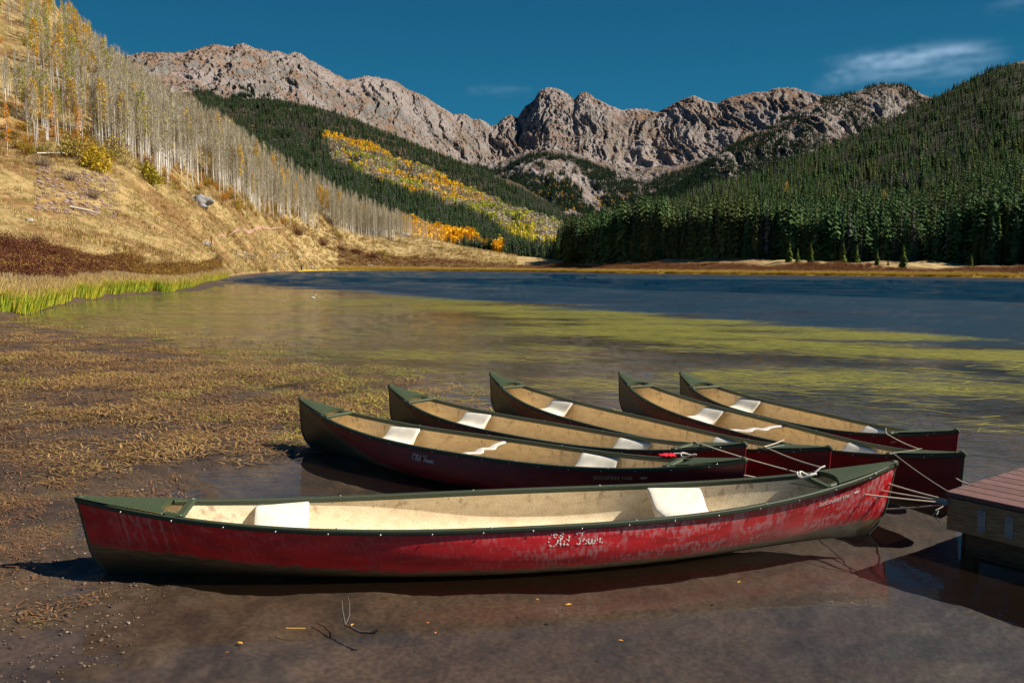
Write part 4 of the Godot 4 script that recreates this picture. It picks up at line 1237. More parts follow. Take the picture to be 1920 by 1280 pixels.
func make_ground_cover() -> void:
	var f2 := noise(52, 0.25, 4)
	var fp := noise(91, 0.05, 3)
	var tufts := [tuft(11, 0.5, 0.22, 0.3, 0.016), tuft(9, 0.42, 0.26, 0.34, 0.018)]
	var w := [[], []]
	var c := [[], []]
	for q in 62000:
		var ui := 1.4 + pow(rng.randf(), 1.3) * 11.3
		var vi := rng.randf_range(1.1, 5.8)
		if ui > 7.6: vi = rng.randf_range(1.1, 6.3)
		var dry := rng.randf()
		var at := on("HILLSIDE", ui, vi)
		if absf(at.x) > -at.z * 0.9 + 6.0: continue
		var a := fp.get_noise_2d(at.x, at.z)
		var e := f2.get_noise_2d(at.x, at.z)
		if e + a * 0.4 + rng.randf_range(-0.25, 0.25) < -0.05: continue
		var s := rng.randf_range(0.7, 1.5) * lerpf(0.8, 2.0, smoothstep(60.0, 350.0, -at.z))
		var t := Color(0.46, 0.34, 0.15).lerp(Color(0.58, 0.46, 0.24), rng.randf())
		if a > 0.18 and rng.randf() < 0.6: t = Color(0.23, 0.12, 0.05).lerp(Color(0.30, 0.2, 0.05), rng.randf())
		elif rng.randf() < 0.12: t = Color(0.26, 0.25, 0.06)
		w[q % 2].append(Transform3D(Basis(Vector3.UP, rng.randf() * TAU).scaled_local(Vector3(s, s * rng.randf_range(0.7, 1.3), s)), at - Vector3(0, 0.05, 0)))
		c[q % 2].append(t)
	for k in 2: stuff("hill_grass", tufts[k], w[k], c[k], "dry straw coloured grass tussocks over the hillside")
	# reeds at the water's edge on the near shore
	var reed := tuft(16, 0.62, 0.30, 0.28, 0.013)
	w = []
	c = []
	for q in 10500:
		var ui := rng.randf_range(1.6, 6.95)
		var row := rng.randf()
		var edge := 0.92 + 0.05 * sin(ui * 5.1) + 0.04 * sin(ui * 13.0)
		if ui > 4.42 and ui < 4.9: edge += 0.12
		var vi := edge + row * 0.62
		var at := on("HILLSIDE", ui, vi)
		var g := smoothstep(0.42, 0.0, row + rng.randf_range(-0.1, 0.1))
		var t := Color(0.54, 0.40, 0.17).lerp(Color(0.50, 0.44, 0.035), g)
		if row < 0.12 and rng.randf() < 0.6: t = Color(0.24, 0.32, 0.03)
		if row > 0.75: t = t.lerp(Color(0.45, 0.33, 0.20), 0.6)
		var s := rng.randf_range(0.75, 1.3)
		w.append(Transform3D(Basis(Vector3.UP, rng.randf() * TAU).scaled_local(Vector3(s, s, s)), at - Vector3(0, 0.06, 0)))
		c.append(t * rng.randf_range(0.85, 1.15))
	stuff("shore_reeds", reed, w, c, "bright yellow green reeds and pale sedge along the near shore")
	# low dark red brush behind the reeds
	var brush := MB.new()
	for b in 46:
		var an := rng.randf() * TAU
		var o := Vector3(cos(an), 0, sin(an))
		var a := o * 0.3 * rng.randf()
		var tip := a + o * rng.randf_range(0.1, 0.5) + Vector3(0, rng.randf_range(0.35, 0.95), 0)
		var s := Vector3(-o.z, 0, o.x) * 0.012
		brush.tri(a - s, tip, a + s, Color(0.8, 0.7, 0.7))
		for l in 3:
			var p := a.lerp(tip, rng.randf_range(0.4, 1.0))
			var d := Vector3(rng.randfn(), rng.randfn(), rng.randfn()).normalized() * 0.05
			var e := Vector3(rng.randfn(), rng.randfn(), rng.randfn()).normalized() * 0.05
			brush.tri(p - d, p + e, p + d, Color(1, 1, 1) * rng.randf_range(0.7, 1.4))
	var brush_mesh := brush.mesh(M.grass_blade)
	w = []
	c = []
	for q in 3100:
		var ui := rng.randf_range(1.5, 6.8)
		var vi := rng.randf_range(1.55, 2.22) + 0.1 * sin(ui * 3.0)
		if ui > 5.2: vi = rng.randf_range(1.5, 1.95)
		var at := on("HILLSIDE", ui, vi)
		var t := Color(0.125, 0.045, 0.03).lerp(Color(0.17, 0.07, 0.035), rng.randf())
		if rng.randf() < 0.22 + 0.5 * smoothstep(4.4, 5.6, ui): t = Color(0.34, 0.23, 0.04).lerp(Color(0.26, 0.14, 0.05), rng.randf())
		var s := rng.randf_range(0.8, 1.4)
		w.append(Transform3D(Basis(Vector3.UP, rng.randf() * TAU).scaled_local(Vector3(s, s * 0.9, s)), at - Vector3(0, 0.05, 0)))
		c.append(t)
	stuff("red_brush", brush_mesh, w, c, "low dark red autumn brush in a strip behind the reeds")
	w = []
	c = []
	for q in 1500:
		var ui := rng.randf_range(2.4, 9.5)
		var vi := grove_foot(ui) + rng.randf_range(-0.55, 1.3)
		var at := on("HILLSIDE", ui, vi)
		if fp.get_noise_2d(at.x * 1.5, at.z * 1.5) < 0.02: continue
		var t := [Color(0.40, 0.29, 0.03), Color(0.26, 0.24, 0.035), Color(0.48, 0.22, 0.02), Color(0.22, 0.15, 0.07), Color(0.36, 0.28, 0.12)][q % 5] as Color
		var s := rng.randf_range(1.2, 3.2)
		w.append(Transform3D(Basis(Vector3.UP, rng.randf() * TAU).scaled_local(Vector3(s, s * 0.9, s)), at - Vector3(0, 0.05, 0)))
		c.append(t)
	stuff("grove_brush", brush_mesh, w, c, "low yellow, olive and orange brush along the foot of the aspen grove")
	# the russet marsh plants of the far shore and its bright sedge
	w = []
	c = []
	for q in 9000:
		var ui := rng.randf_range(9.3, 19.0)
		var far_rim := rng.randf() < 0.3
		var vi := rng.randf_range(1.0, 1.4) if far_rim else rng.randf_range(1.4, 2.8)
		var at := on("HILLSIDE", ui, vi)
		var s := rng.randf_range(0.8, 1.6)
		var t := Color(0.20, 0.085, 0.045).lerp(Color(0.27, 0.15, 0.06), rng.randf())
		if far_rim: t = Color(0.52, 0.38, 0.06).lerp(Color(0.5, 0.36, 0.16), smoothstep(1.1, 1.4, vi))
		w.append(Transform3D(Basis(Vector3.UP, rng.randf() * TAU).scaled_local(Vector3(s * 1.3, s * 0.8, s * 1.3)), at))
		c.append(t)
	stuff("marsh_plants", brush_mesh, w, c, "russet marsh plants and yellow sedge along the far shore")
	weeds()

# a bent, broken stalk lying about: three-sided ribbons in a heap
func litter(count: int, spread: float, lift: float, l0: float, l1: float, width: float, flow: float) -> ArrayMesh:
	var mb := MB.new()
	for b in count:
		var an := rng.randf() * TAU if flow == 0.0 else rng.randfn() * flow
		var o := Vector3(cos(an), 0, sin(an))
		var at := Vector3(rng.randf_range(-1, 1), 0, rng.randf_range(-1, 1)) * spread
		var l := rng.randf_range(l0, l1)
		var s := Vector3(-o.z, 0, o.x) * width * rng.randf_range(0.6, 1.3)
		var bow := Vector3(-o.z, 0, o.x) * l * rng.randf_range(-0.25, 0.25)
		var y0 := rng.randf() * lift * 0.4
		var y1 := rng.randf() * lift
		var y2 := rng.randf() * lift * (1.6 if rng.randf() < 0.3 else 0.5)
		var p0 := at + Vector3(0, y0 + 0.004, 0)
		var p1 := at + o * l * 0.5 + bow + Vector3(0, y1 + 0.006, 0)
		var p2 := at + o * l + Vector3(0, y2 + 0.004, 0)
		var k := rng.randf_range(0.65, 1.3)
		var c := Color(k * rng.randf_range(0.9, 1.15), k, k * 0.9)
		mb.quad(p0 - s, p1 - s, p1 + s, p0 + s, c)
		mb.tri(p1 - s, p2, p1 + s, c)
	return mb.mesh(M.weed)

func weeds() -> void:
	var fa := noise(95, 0.35, 3)
	var fb := noise(96, 0.05, 3)
	var heap := [litter(26, 0.2, 0.028, 0.06, 0.2, 0.005, 0.0), litter(30, 0.26, 0.04, 0.06, 0.24, 0.005, 0.0)]
	var w := [[], []]
	var c := [[], []]
	for q in 29000:
		var d := 4.2 + pow(rng.randf(), 1.15) * 26.0
		var x := shore_x(d) + rng.randf_range(-11.0, 7.0) * (0.55 + d / 26.0)
		if absf(x) > d * 0.9 + 0.8: continue
		var s := x - shore_x(d)
		var a := fa.get_noise_2d(x, d)
		var far := smoothstep(8.5, 11.0, d)
		var lone := rng.randf()
		# thick on the bank between 8 and 20 m, thin on the bare mud near the camera and out in the water
		var dens := lerpf(0.42, 0.74, smoothstep(6.2, 9.2, d)) * (1.0 - smoothstep(12.0, 28.0, d) * 0.7)
		dens *= 1.0 - smoothstep(-0.6 + far * 0.9, 0.8 + far * 3.4, s + a * 1.5)
		if lone > dens * (0.72 + a * 1.1): continue
		var wet := smoothstep(-1.5, 4.0, s)
		var t := Color(0.13, 0.065, 0.03).lerp(Color(0.33, 0.205, 0.075), clampf(pow(rng.randf(), 1.3) + a * 0.5, 0.0, 1.0))
		if rng.randf() < 0.05 + wet * 0.35: t = Color(0.33, 0.26, 0.035).lerp(Color(0.22, 0.23, 0.03), rng.randf())
		if d < 7.5: t = t.lerp(Color(0.19, 0.085, 0.042), 0.6)
		var sc := rng.randf_range(0.7, 1.25) * lerpf(0.42, 1.0, smoothstep(4.5, 9.5, d))
		var y := maxf(bed_height(x, -d), -0.005)
		w[q % 2].append(Transform3D(Basis(Vector3.UP, rng.randf() * TAU).scaled_local(Vector3(sc, sc, sc)), Vector3(x, y, -d)))
		c[q % 2].append(t)
	for k in 2: stuff("dead_weed", heap[k], w[k], c[k], "broken brown and yellow weed stalks littering the muddy bank")
	# weed afloat, combed by the wind
	# clods, pebbles and bits of bark on the near mud
	var clod := MB.new()
	clod.ball(Vector3.ZERO, Vector3(0.022, 0.012, 0.018), 4, Color.WHITE, noise(8, 0.9, 2), 0.6)
	w = []
	c = []
	for q in 9000:
		var d := 3.6 + rng.randf() * 7.0
		var x := shore_x(d) - rng.randf_range(-0.5, 4.0)
		if absf(x) > d * 0.66 + 0.3: continue
		var s := rng.randf_range(0.12, 0.42) * (2.0 if rng.randf() < 0.05 else 1.0)
		w.append(Transform3D(Basis(Vector3.UP, rng.randf() * TAU).scaled_local(Vector3(s * 1.3, s, s)), Vector3(x, bed_height(x, -d) + 0.002, -d)))
		c.append(Color(0.05, 0.034, 0.024).lerp(Color(0.15, 0.10, 0.06), rng.randf()) if rng.randf() < 0.98 else Color(0.26, 0.22, 0.18))
	stuff("mud_clods", clod.mesh(M.weed), w, c, "small clods, pebbles and crumbs of bark on the near mud")
	var mat_weed := [litter(11, 0.45, 0.006, 0.2, 0.7, 0.007, 0.35), litter(8, 0.6, 0.006, 0.3, 0.9, 0.009, 0.25)]
	w = [[], []]
	c = [[], []]
	for q in 42000:
		var d := 9.5 + pow(rng.randf(), 1.2) * 44.0
		var x := rng.randf_range(-0.55, 0.66) * d
		if x < shore_x(d) - 0.5: continue
		var deep := past_shallows(x, -d)
		if deep > 0.5: continue
		var streak := fb.get_noise_2d(x * 1.4, d * 7.0) + 0.6 * fa.get_noise_2d(x * 0.5, d * 2.2)
		var belt := smoothstep(-22.0, -3.0, deep) * (1.0 - smoothstep(-2.0, 0.5, deep))
		var dens := 0.008 + 0.95 * belt * smoothstep(0.10, 0.24, streak) * smoothstep(-0.3, 0.15, x / d + 0.12)
		dens += 0.16 * smoothstep(0.12, 0.4, streak) * (1.0 - smoothstep(8.0, 13.0, x - shore_x(d)))
		if rng.randf() > dens: continue
		var t := Color(0.30, 0.30, 0.025).lerp(Color(0.42, 0.39, 0.045), rng.randf())
		if rng.randf() < 0.3: t = Color(0.19, 0.23, 0.025)
		t = t.lerp(Color(0.10, 0.085, 0.025), 0.7 * rng.randf())
		var sc := rng.randf_range(0.6, 1.3) * lerpf(0.8, 1.7, smoothstep(10.0, 45.0, d))
		w[q % 2].append(Transform3D(Basis(Vector3.UP, rng.randf_range(-0.5, 0.25) + (PI if rng.randf() < 0.5 else 0.0)).scaled_local(Vector3(sc, 1, sc)), Vector3(x, -0.002, -d)))
		c[q % 2].append(t)
	for k in 2: stuff("floating_weed", mat_weed[k], w[k], c[k], "yellow green pondweed floating in streaks on the shallows")
# ------------------------------------------------------------------ shrubs, rocks, logs
func shrub(label: String, at: Vector3, wide: float, high: float, stems: int, leaves: int, stem_col: Color, leaf_col: Color, group := "", leaf := 0.1) -> Node3D:
	var o := thing("shrub", label, "shrub", at, rng.randf() * TAU, group)
	var mb := MB.new()
	var ml := MB.new()
	for t in stems:
		var an := rng.randf() * TAU
		var f := sqrt(rng.randf())
		var d := Vector3(cos(an) * wide * 0.5 * f, high * (1.0 - 0.55 * f * f) * rng.randf_range(0.75, 1.05), sin(an) * wide * 0.5 * f)
		var a := Vector3(d.x * 0.25, -0.1, d.z * 0.25)
		var s := Vector3(-sin(an), 0, cos(an)) * 0.022
		var k := rng.randf_range(0.7, 1.3)
		mb.tri(a - s, d, a + s, Color(stem_col.r * k, stem_col.g * k, stem_col.b * k))
	for t in leaves:
		var d := Vector3(rng.randfn(), rng.randfn(), rng.randfn()).normalized()
		d.y = absf(d.y)
		var lump := 0.72 + 0.4 * n_fine.get_noise_3dv(d * 2.2 + at)
		var p := d * Vector3(wide * 0.5, high, wide * 0.5) * lump * pow(rng.randf(), 0.3)
		p.y += 0.05
		var s := Vector3(rng.randfn(), rng.randfn(), rng.randfn()).normalized() * leaf * rng.randf_range(0.6, 1.3)
		var u := Vector3(rng.randfn(), rng.randfn(), rng.randfn()).normalized() * leaf * rng.randf_range(0.6, 1.3)
		var k := rng.randf_range(0.6, 1.35)
		ml.quad(p - s, p + u, p + s, p - u, Color(leaf_col.r * k, leaf_col.g * k, leaf_col.b * k))
	part("stems", mb.mesh(M.twigs), o)
	if leaves: part("foliage", ml.mesh(M.autumn_leaf), o)
	return o

func stone(called: String, label: String, at: Vector3, r: Vector3, col: Color, group := "") -> void:
	var mb := MB.new()
	var f := noise(int(at.x * 7.0) + 3, 0.9, 4)
	mb.ball(Vector3.ZERO, r, 9, col, f, 0.85)
	single(called, mb.mesh(M.grey_stone), label, "rock", at, group)

func make_shrubs_and_rocks() -> void:
	var y := Color(0.46, 0.33, 0.025)
	shrub("round bright yellow bush highest of the two on the hillside", on("HILLSIDE", 4.42, 4.05), 7.0, 5.0, 60, 1500, Color(0.2, 0.15, 0.1), y, "", 0.2)
	shrub("olive yellow bush above and behind the round bright yellow one", on("HILLSIDE", 4.08, 4.4), 8.0, 5.6, 90, 900, Color(0.2, 0.16, 0.1), Color(0.33, 0.25, 0.04), "", 0.2)
	shrub("thin yellow and grey bush just uphill of the bright yellow bush", on("HILLSIDE", 4.8, 4.5), 7.0, 6.5, 130, 500, Color(0.24, 0.2, 0.15), Color(0.38, 0.28, 0.05), "", 0.2)
	shrub("yellow green round bush standing alone above the grey boulder", on("HILLSIDE", 5.42, 4.0), 6.0, 4.6, 60, 1300, Color(0.2, 0.15, 0.1), Color(0.32, 0.27, 0.025), "", 0.2)
	shrub("bare purplish grey bush behind the yellow green round bush", on("HILLSIDE", 5.36, 4.32), 6.0, 4.5, 260, 0, Color(0.22, 0.16, 0.14), y)
	shrub("bare grey thicket uphill of the reddish scree patch", on("HILLSIDE", 3.58, 3.98), 7.0, 2.4, 260, 0, Color(0.21, 0.17, 0.15), y)
	shrub("low bare grey bush between two others on the scree patch", on("HILLSIDE", 4.0, 3.75), 4.5, 1.9, 200, 0, Color(0.22, 0.18, 0.16), y)
	shrub("bare grey brown bush at the lower end of the scree patch", on("HILLSIDE", 4.34, 3.55), 5.0, 2.3, 240, 60, Color(0.21, 0.17, 0.14), Color(0.3, 0.2, 0.06))
	shrub("small dark red brown bush alone in the lower meadow", on("HILLSIDE", 3.5, 2.55), 2.4, 1.5, 240, 120, Color(0.11, 0.055, 0.04), Color(0.13, 0.05, 0.035), "", 0.06)
	shrub("small dark bush just above the strip of red brush", on("HILLSIDE", 3.66, 2.22), 1.3, 0.8, 140, 60, Color(0.11, 0.06, 0.045), Color(0.12, 0.05, 0.035), "", 0.05)
	shrub("dark leafless bush beside the muddy landing spot", on("HILLSIDE", 6.75, 1.9), 2.6, 1.9, 260, 40, Color(0.14, 0.085, 0.07), Color(0.2, 0.1, 0.05), "", 0.06)
	shrub("golden bush at the end of the reeds beside the muddy landing", on("HILLSIDE", 6.35, 1.75), 3.4, 1.7, 120, 700, Color(0.2, 0.14, 0.08), Color(0.38, 0.27, 0.05), "", 0.07)
	shrub("auburn willow thicket under the grove, nearest to the trail", on("HILLSIDE", 8.5, 3.55), 15.0, 5.5, 800, 160, Color(0.20, 0.105, 0.06), Color(0.22, 0.11, 0.05), "", 0.16)
	var au := "auburn willow thickets by the shore"
	for s in [[9.0, 3.05, 12.0, 4.6], [9.35, 2.85, 13.0, 4.6], [9.65, 2.62, 12.0, 4.2], [9.95, 2.42, 13.0, 4.0]]:
		shrub("auburn willow thicket in the long row near the shore", on("HILLSIDE", s[0], s[1]), s[2], s[3], 600, 160, Color(0.19, 0.09, 0.055), Color(0.2, 0.09, 0.045), au, 0.16)
	shrub("yellow green willow bush at the uphill end of the auburn row", on("HILLSIDE", 10.15, 2.8), 8.0, 4.0, 200, 400, Color(0.24, 0.18, 0.07), Color(0.36, 0.29, 0.06), "", 0.16)
	shrub("small gold willow bush low beside the auburn row", on("HILLSIDE", 10.25, 2.2), 7.0, 3.0, 150, 350, Color(0.24, 0.18, 0.07), Color(0.42, 0.28, 0.05), "", 0.16)
	shrub("tan dry bush among the first trunks of the grove", on("HILLSIDE", 5.76, 5.5), 9.0, 6.0, 300, 420, Color(0.34, 0.25, 0.15), Color(0.40, 0.28, 0.12), "", 0.18)
	# the round pine at the foot of the valley
	var pc := MB.new()
	for b in 900:
		var d := Vector3(rng.randfn(), rng.randfn(), rng.randfn()).normalized()
		var lump := 0.7 + 0.45 * n_fine.get_noise_3dv(d * 2.4)
		var p := d * Vector3(4.6, 3.9, 4.6) * lump * pow(rng.randf(), 0.3) + Vector3(0, 4.0, 0)
		var s := Vector3(rng.randfn(), rng.randfn() * 0.6, rng.randfn()).normalized() * rng.randf_range(0.2, 0.45)
		var u := Vector3(rng.randfn() * 0.5, 1.0, rng.randfn() * 0.5).normalized() * rng.randf_range(0.25, 0.6)
		var k := rng.randf_range(0.6, 1.4)
		pc.tri(p - s, p + u, p + s, Color(0.075 * k, 0.085 * k, 0.02 * k))
	var pine := thing("round_pine", "round olive green pine alone where the valley meets the far shore", "tree", on("HILLSIDE", 13.92, 3.6))
	part("trunk", trunk_mesh(5.0, 0.25, M.spruce_bark, Color.WHITE), pine)
	part("crown", pc.mesh(M.spruce_needles), pine)
	# young conifers out on the meadow
	var yc := MB.new()
	spruce_crown(yc, 16, 10, 0.24, 0.02, Color(0.075, 0.105, 0.024))
	var young := yc.mesh(M.spruce_needles)
	var yb := MB.new()
	spruce_crown(yb, 16, 10, 0.21, 0.02, Color(0.030, 0.07, 0.035))
	var blue := yb.mesh(M.spruce_needles)
	for s in [
		[16.42, 3.42, 6.4, 0, "young spruce at the forest end of the meadow trio"], [16.5, 3.15, 4.6, 0, "shortest of the three young pines grouped on the meadow"], [16.62, 3.15, 6.0, 0, "bushy young pine, outermost of the meadow trio"],
		[16.90, 3.42, 6.2, 0, "taller tree of the pair of young pines on the meadow"], [17.01, 3.45, 5.4, 0, "shorter tree of the pair of young pines on the meadow"],
		[17.16, 3.1, 4.4, 0, "yellowish young pine standing alone before the grassy gap"], [17.34, 3.2, 6.4, 0, "largest lone young pine on the meadow before the gap"],
		[17.24, 3.3, 2.0, 0, "very small pine beside the largest lone young pine"], [17.76, 3.7, 3.4, 0, "low young pine near the dense end of the forest"], [15.6, 4.2, 4.6, 1, "small blue green spruce before the dark forest edge"],
		[14.5, 4.0, 6.5, 1, "blue green young spruce beside the round pine"], [15.2, 4.1, 5.0, 1, "blue green young spruce in front of the tall row"], [16.05, 4.1, 5.6, 1, "blue green spruce set forward on the grassy knoll"]]:
		var o := thing("young_conifer", s[4], "tree", on("HILLSIDE", s[0], s[1]) - Vector3(0, 0.1, 0), rng.randf() * TAU)
		var t := part("trunk", G["spruce_trunk"], o)
		t.scale = Vector3.ONE * s[2]
		var cw := part("crown", blue if s[3] == 1 else young, o)
		cw.scale = Vector3(1.0, 1.0, 1.0) * s[2]
	# rocks
	var grey := Color(0.36, 0.36, 0.36)
	stone("boulder", "large grey boulder in the dry grass below the yellow green bush", on("HILLSIDE", 6.42, 4.0) + Vector3(0, 0.5, 0), Vector3(2.5, 1.5, 1.7), grey)
	stone("boulder", "smaller grey boulder touching the foot of the large one", on("HILLSIDE", 6.46, 3.84) + Vector3(0, 0.2, 0), Vector3(1.4, 0.6, 1.0), grey * 0.9)
	var pale := Color(0.52, 0.5, 0.48)
	for s in [[6.5, 2.82, 0.7, "white rock in the grass at the start of the trail"], [7.34, 2.35, 0.45, "small white rock uphill of the broken fence"], [8.24, 2.5, 0.6, "pale rock above the second fence panel"], [8.5, 2.35, 0.7, "pale rock below the auburn thicket by the trail"],
		[8.76, 1.3, 0.8, "grey shore rock beside the little footbridge"], [8.9, 1.2, 0.5, "low grey rock at the waterline past the footbridge"], [9.66, 5.2, 1.3, "grey rock at the foot of the aspen trunks"], [10.58, 5.6, 1.8, "large pale rock under the last aspens of the grove"],
		[11.08, 4.1, 1.0, "pale rock out on the open meadow slope"], [9.92, 1.5, 1.0, "pale rock at the shore below the auburn row"], [9.24, 3.95, 0.8, "pale rock between the auburn thickets and the trunks"], [8.1, 1.05, 0.4, "flat rock at the edge of the water by the fence"],
		[10.9, 1.2, 0.9, "white rock at the water where the marsh begins"], [3.4, 2.9, 0.35, "small pale rock above the lone dark red bush"]]:
		stone("rock", s[3], on("HILLSIDE", s[0], s[1]) + Vector3(0, s[2] * 0.2, 0), Vector3(s[2] * 1.25, s[2] * 0.6, s[2]), pale * rng.randf_range(0.8, 1.05))
	# scree stones
	var w := []
	var c := []
	var sm := MB.new()
	sm.ball(Vector3.ZERO, Vector3(0.5, 0.3, 0.4), 4, Color.WHITE, noise(7, 0.9, 2), 0.9)
	for q in 420:
		var at := on("HILLSIDE", 3.5 + rng.randf() * 1.3, 3.25 + rng.randf() * 0.75)
		var s := rng.randf_range(0.2, 0.9)
		w.append(Transform3D(Basis(Vector3.UP, rng.randf() * TAU).scaled_local(Vector3(s, s, s)), at))
		c.append(Color(0.32, 0.2, 0.17).lerp(Color(0.45, 0.4, 0.38), rng.randf() * rng.randf()))
	stuff("scree_stones", sm.mesh(M.grey_stone), w, c, "reddish scree stones in a patch on the hillside")
	# trail
	var tp := MB.new()
	var pa := PackedVector3Array()
	var legs := [[6.66, 2.76], [6.85, 2.86], [7.08, 3.0], [7.3, 3.2], [7.5, 3.34], [7.75, 3.5], [8.0, 3.62], [8.3, 3.85]]
	for k in legs.size():
		for e in [0.0, 0.13]:
			pa.append(on("HILLSIDE", legs[k][0], legs[k][1] + e) + Vector3(0, 0.16, 0))
	tp.grid(pa, legs.size(), 2, Color(0.46, 0.29, 0.22))
	struct("dirt_path", tp.mesh(M.hill_ground), "thin pink dirt trail crossing the hillside")
	# a red earth landing at the end of the reeds
	# fences and footbridge, weathered poles
	var wood := Color(0.26, 0.22, 0.19)
	for s in [[7.2, 2.13, 7.62, 2.06, "broken pole fence on the bank, longer of two, nearer the reeds"], [8.02, 2.22, 8.18, 2.06, "short pole fence on the bank beside the footbridge"]]:
		var a := on("HILLSIDE", s[0], s[1])
		var b := on("HILLSIDE", s[2], s[3])
		var o := thing("pole_fence", s[4], "fence", a)
		for e in [a, a.lerp(b, 0.5), b]:
			var mb := MB.new()
			mb.tube(PackedVector3Array([e - a - Vector3(0, 0.3, 0), e - a + Vector3(0.05, 1.5, 0)]), 0.11, 0.1, 6, wood)
			part("post", mb.mesh(M.aspen_bark), o)
		for hgt in [0.6, 1.3]:
			var mb := MB.new()
			mb.tube(PackedVector3Array([Vector3(-0.2, hgt, 0.1), b - a + Vector3(0.2, hgt, 0.1)]), 0.09, 0.07, 6, wood * 1.1)
			part("rail", mb.mesh(M.aspen_bark), o)
	var fb := on("HILLSIDE", 8.42, 1.3)
	var br := thing("footbridge", "small weathered plank footbridge at the shore below the fences", "bridge", fb)
	for k in 7:
		var mb := MB.new()
		mb.bar(Vector3(-2.4 + k * 0.8, 0.95, -0.8), Vector3(-2.4 + k * 0.8, 0.95, 0.8), Vector3.UP, 0.72, 0.1, 0.02, wood * rng.randf_range(0.9, 1.3))
		part("plank", mb.mesh(M.aspen_bark), br)
	for x in [-2.3, 2.3]:
		var mb := MB.new()
		mb.bar(Vector3(x, -0.4, 0), Vector3(x, 0.9, 0), Vector3.BACK, 0.5, 0.9, 0.03, wood * 0.7)
		part("support", mb.mesh(M.aspen_bark), br)
	# fallen trunks among the aspens
	for s in [[6.2, 5.15, 6.55, 5.5, "pale fallen trunk leaning across the front of the grove"], [3.5, 4.5, 3.95, 4.42, "grey fallen log in the grass near the orange aspens"], [4.0, 3.35, 4.5, 3.2, "bleached log lying below the scree patch"]]:
		var a := on("HILLSIDE", s[0], s[1])
		var b := on("HILLSIDE", s[2], s[3])
		var mb := MB.new()
		mb.tube(PackedVector3Array([Vector3(0, 0.3, 0), (b - a) * 0.5 + Vector3(0, 0.6, 0), b - a + Vector3(0, 0.8, 0)]), 0.2, 0.1, 6, Color(0.5, 0.46, 0.41))
		single("fallen_log", mb.mesh(M.aspen_bark), s[4], "log", a)


# ------------------------------------------------------------------ canoes
class Hull:
	var len := 5.3
	var beam := 0.9
	var mid := 0.29
	var tip_a := 0.47     # gunwale height above the water at the -x end
	var tip_b := 0.50
	var draft := 0.035
	var lift_a := 0.0     # how far the keel rises at each end
	var lift_b := 0.0
	var rake := 0.1
	var forefoot := 0.12
	const SIDE := [[0.0, 0.0, 0.0], [0.015, 0.35, 0.08], [0.04, 0.62, 0.15], [0.09, 0.80, 0.25], [0.16, 0.90, 0.35], [0.26, 0.96, 0.47], [0.38, 0.99, 0.59], [0.52, 1.0, 0.70], [0.68, 0.995, 0.82], [0.84, 0.975, 0.92], [1.0, 0.95, 1.0]]

	func gun(t: float) -> float:
		return mid + ((tip_a if t < 0.0 else tip_b) - mid) * pow(absf(t), 3.0)

	func keel(t: float) -> float:
		return -draft + (lift_a if t < 0.0 else lift_b) * pow(absf(t), 2.6)

	func half(t: float, y: float) -> float:
		var b := beam * 0.5 * (1.0 - pow(absf(t), 2.15)) + 0.008
		var e := pow(absf(t), 2.0)
		var k := 1
		while k < SIDE.size() - 1 and SIDE[k][0] < y: k += 1
		var f: float = clampf((y - SIDE[k - 1][0]) / (SIDE[k][0] - SIDE[k - 1][0]), 0.0, 1.0)
		return b * lerpf(lerpf(SIDE[k - 1][1], SIDE[k][1], f), lerpf(SIDE[k - 1][2], SIDE[k][2], f), e)

	func end(y: float) -> float:
		var q := maxf(0.0, 0.42 - y) / 0.42
		return len * 0.5 - rake * (1.0 - y) - forefoot * q * q

	# a point of the skin: station t -1..1, height share y 0..1, side -1 far / +1 near, moved outwards by off
	func at(t: float, y: float, side: float, off := 0.0) -> Vector3:
		return Vector3(t * end(y), lerpf(keel(t), gun(t), y), side * (half(t, y) + off))


const ROWS := [0.0, 0.008, 0.02, 0.045, 0.08, 0.12, 0.18, 0.26, 0.36, 0.48, 0.6, 0.72, 0.84, 0.93, 1.0]

func hull_mesh(h: Hull, m: Material) -> ArrayMesh:
	var nt := 97
	var mb := MB.new()
	for side in [-1.0, 1.0]:
		var p := PackedVector3Array()
		var u := PackedVector2Array()
		for i in nt:
			var t: float = sin((float(i) / (nt - 1) - 0.5) * PI) * 0.4 + (float(i) / (nt - 1) * 2.0 - 1.0) * 0.6
			if side < 0.0: t = -t
			for y in ROWS:
				p.append(h.at(t, y, side))
				u.append(Vector2((t + 1.0) / 2.0, 1.0 - y))
		mb.grid(p, nt, ROWS.size(), Color.WHITE, u)
	return mb.mesh(m)

func liner_mesh(h: Hull, m: Material) -> ArrayMesh:
	var nt := 81
	var mb := MB.new()
	var floor_y := 0.03
	for side in [-1.0, 1.0]:
		var p := PackedVector3Array()
		var u := PackedVector2Array()
		for i in nt:
			var t: float = (float(i) / (nt - 1) * 2.0 - 1.0) * 0.985
			if side > 0.0: t = -t
			for k in ROWS.size():
				var y: float = ROWS[k]
				var q := h.at(t, y, side)
				q.z = side * maxf(absf(q.z) - 0.012, 0.0) if k > 0 else 0.0
				q.x *= 0.995
				q.y = maxf(q.y, floor_y - 0.004 * (1.0 - absf(q.z))) - (0.004 if y == 1.0 else 0.0)
				p.append(q)
				u.append(Vector2((t + 1.0) / 2.0, 1.0 - y))
		mb.grid(p, nt, ROWS.size(), Color.WHITE, u)
	return mb.mesh(m)

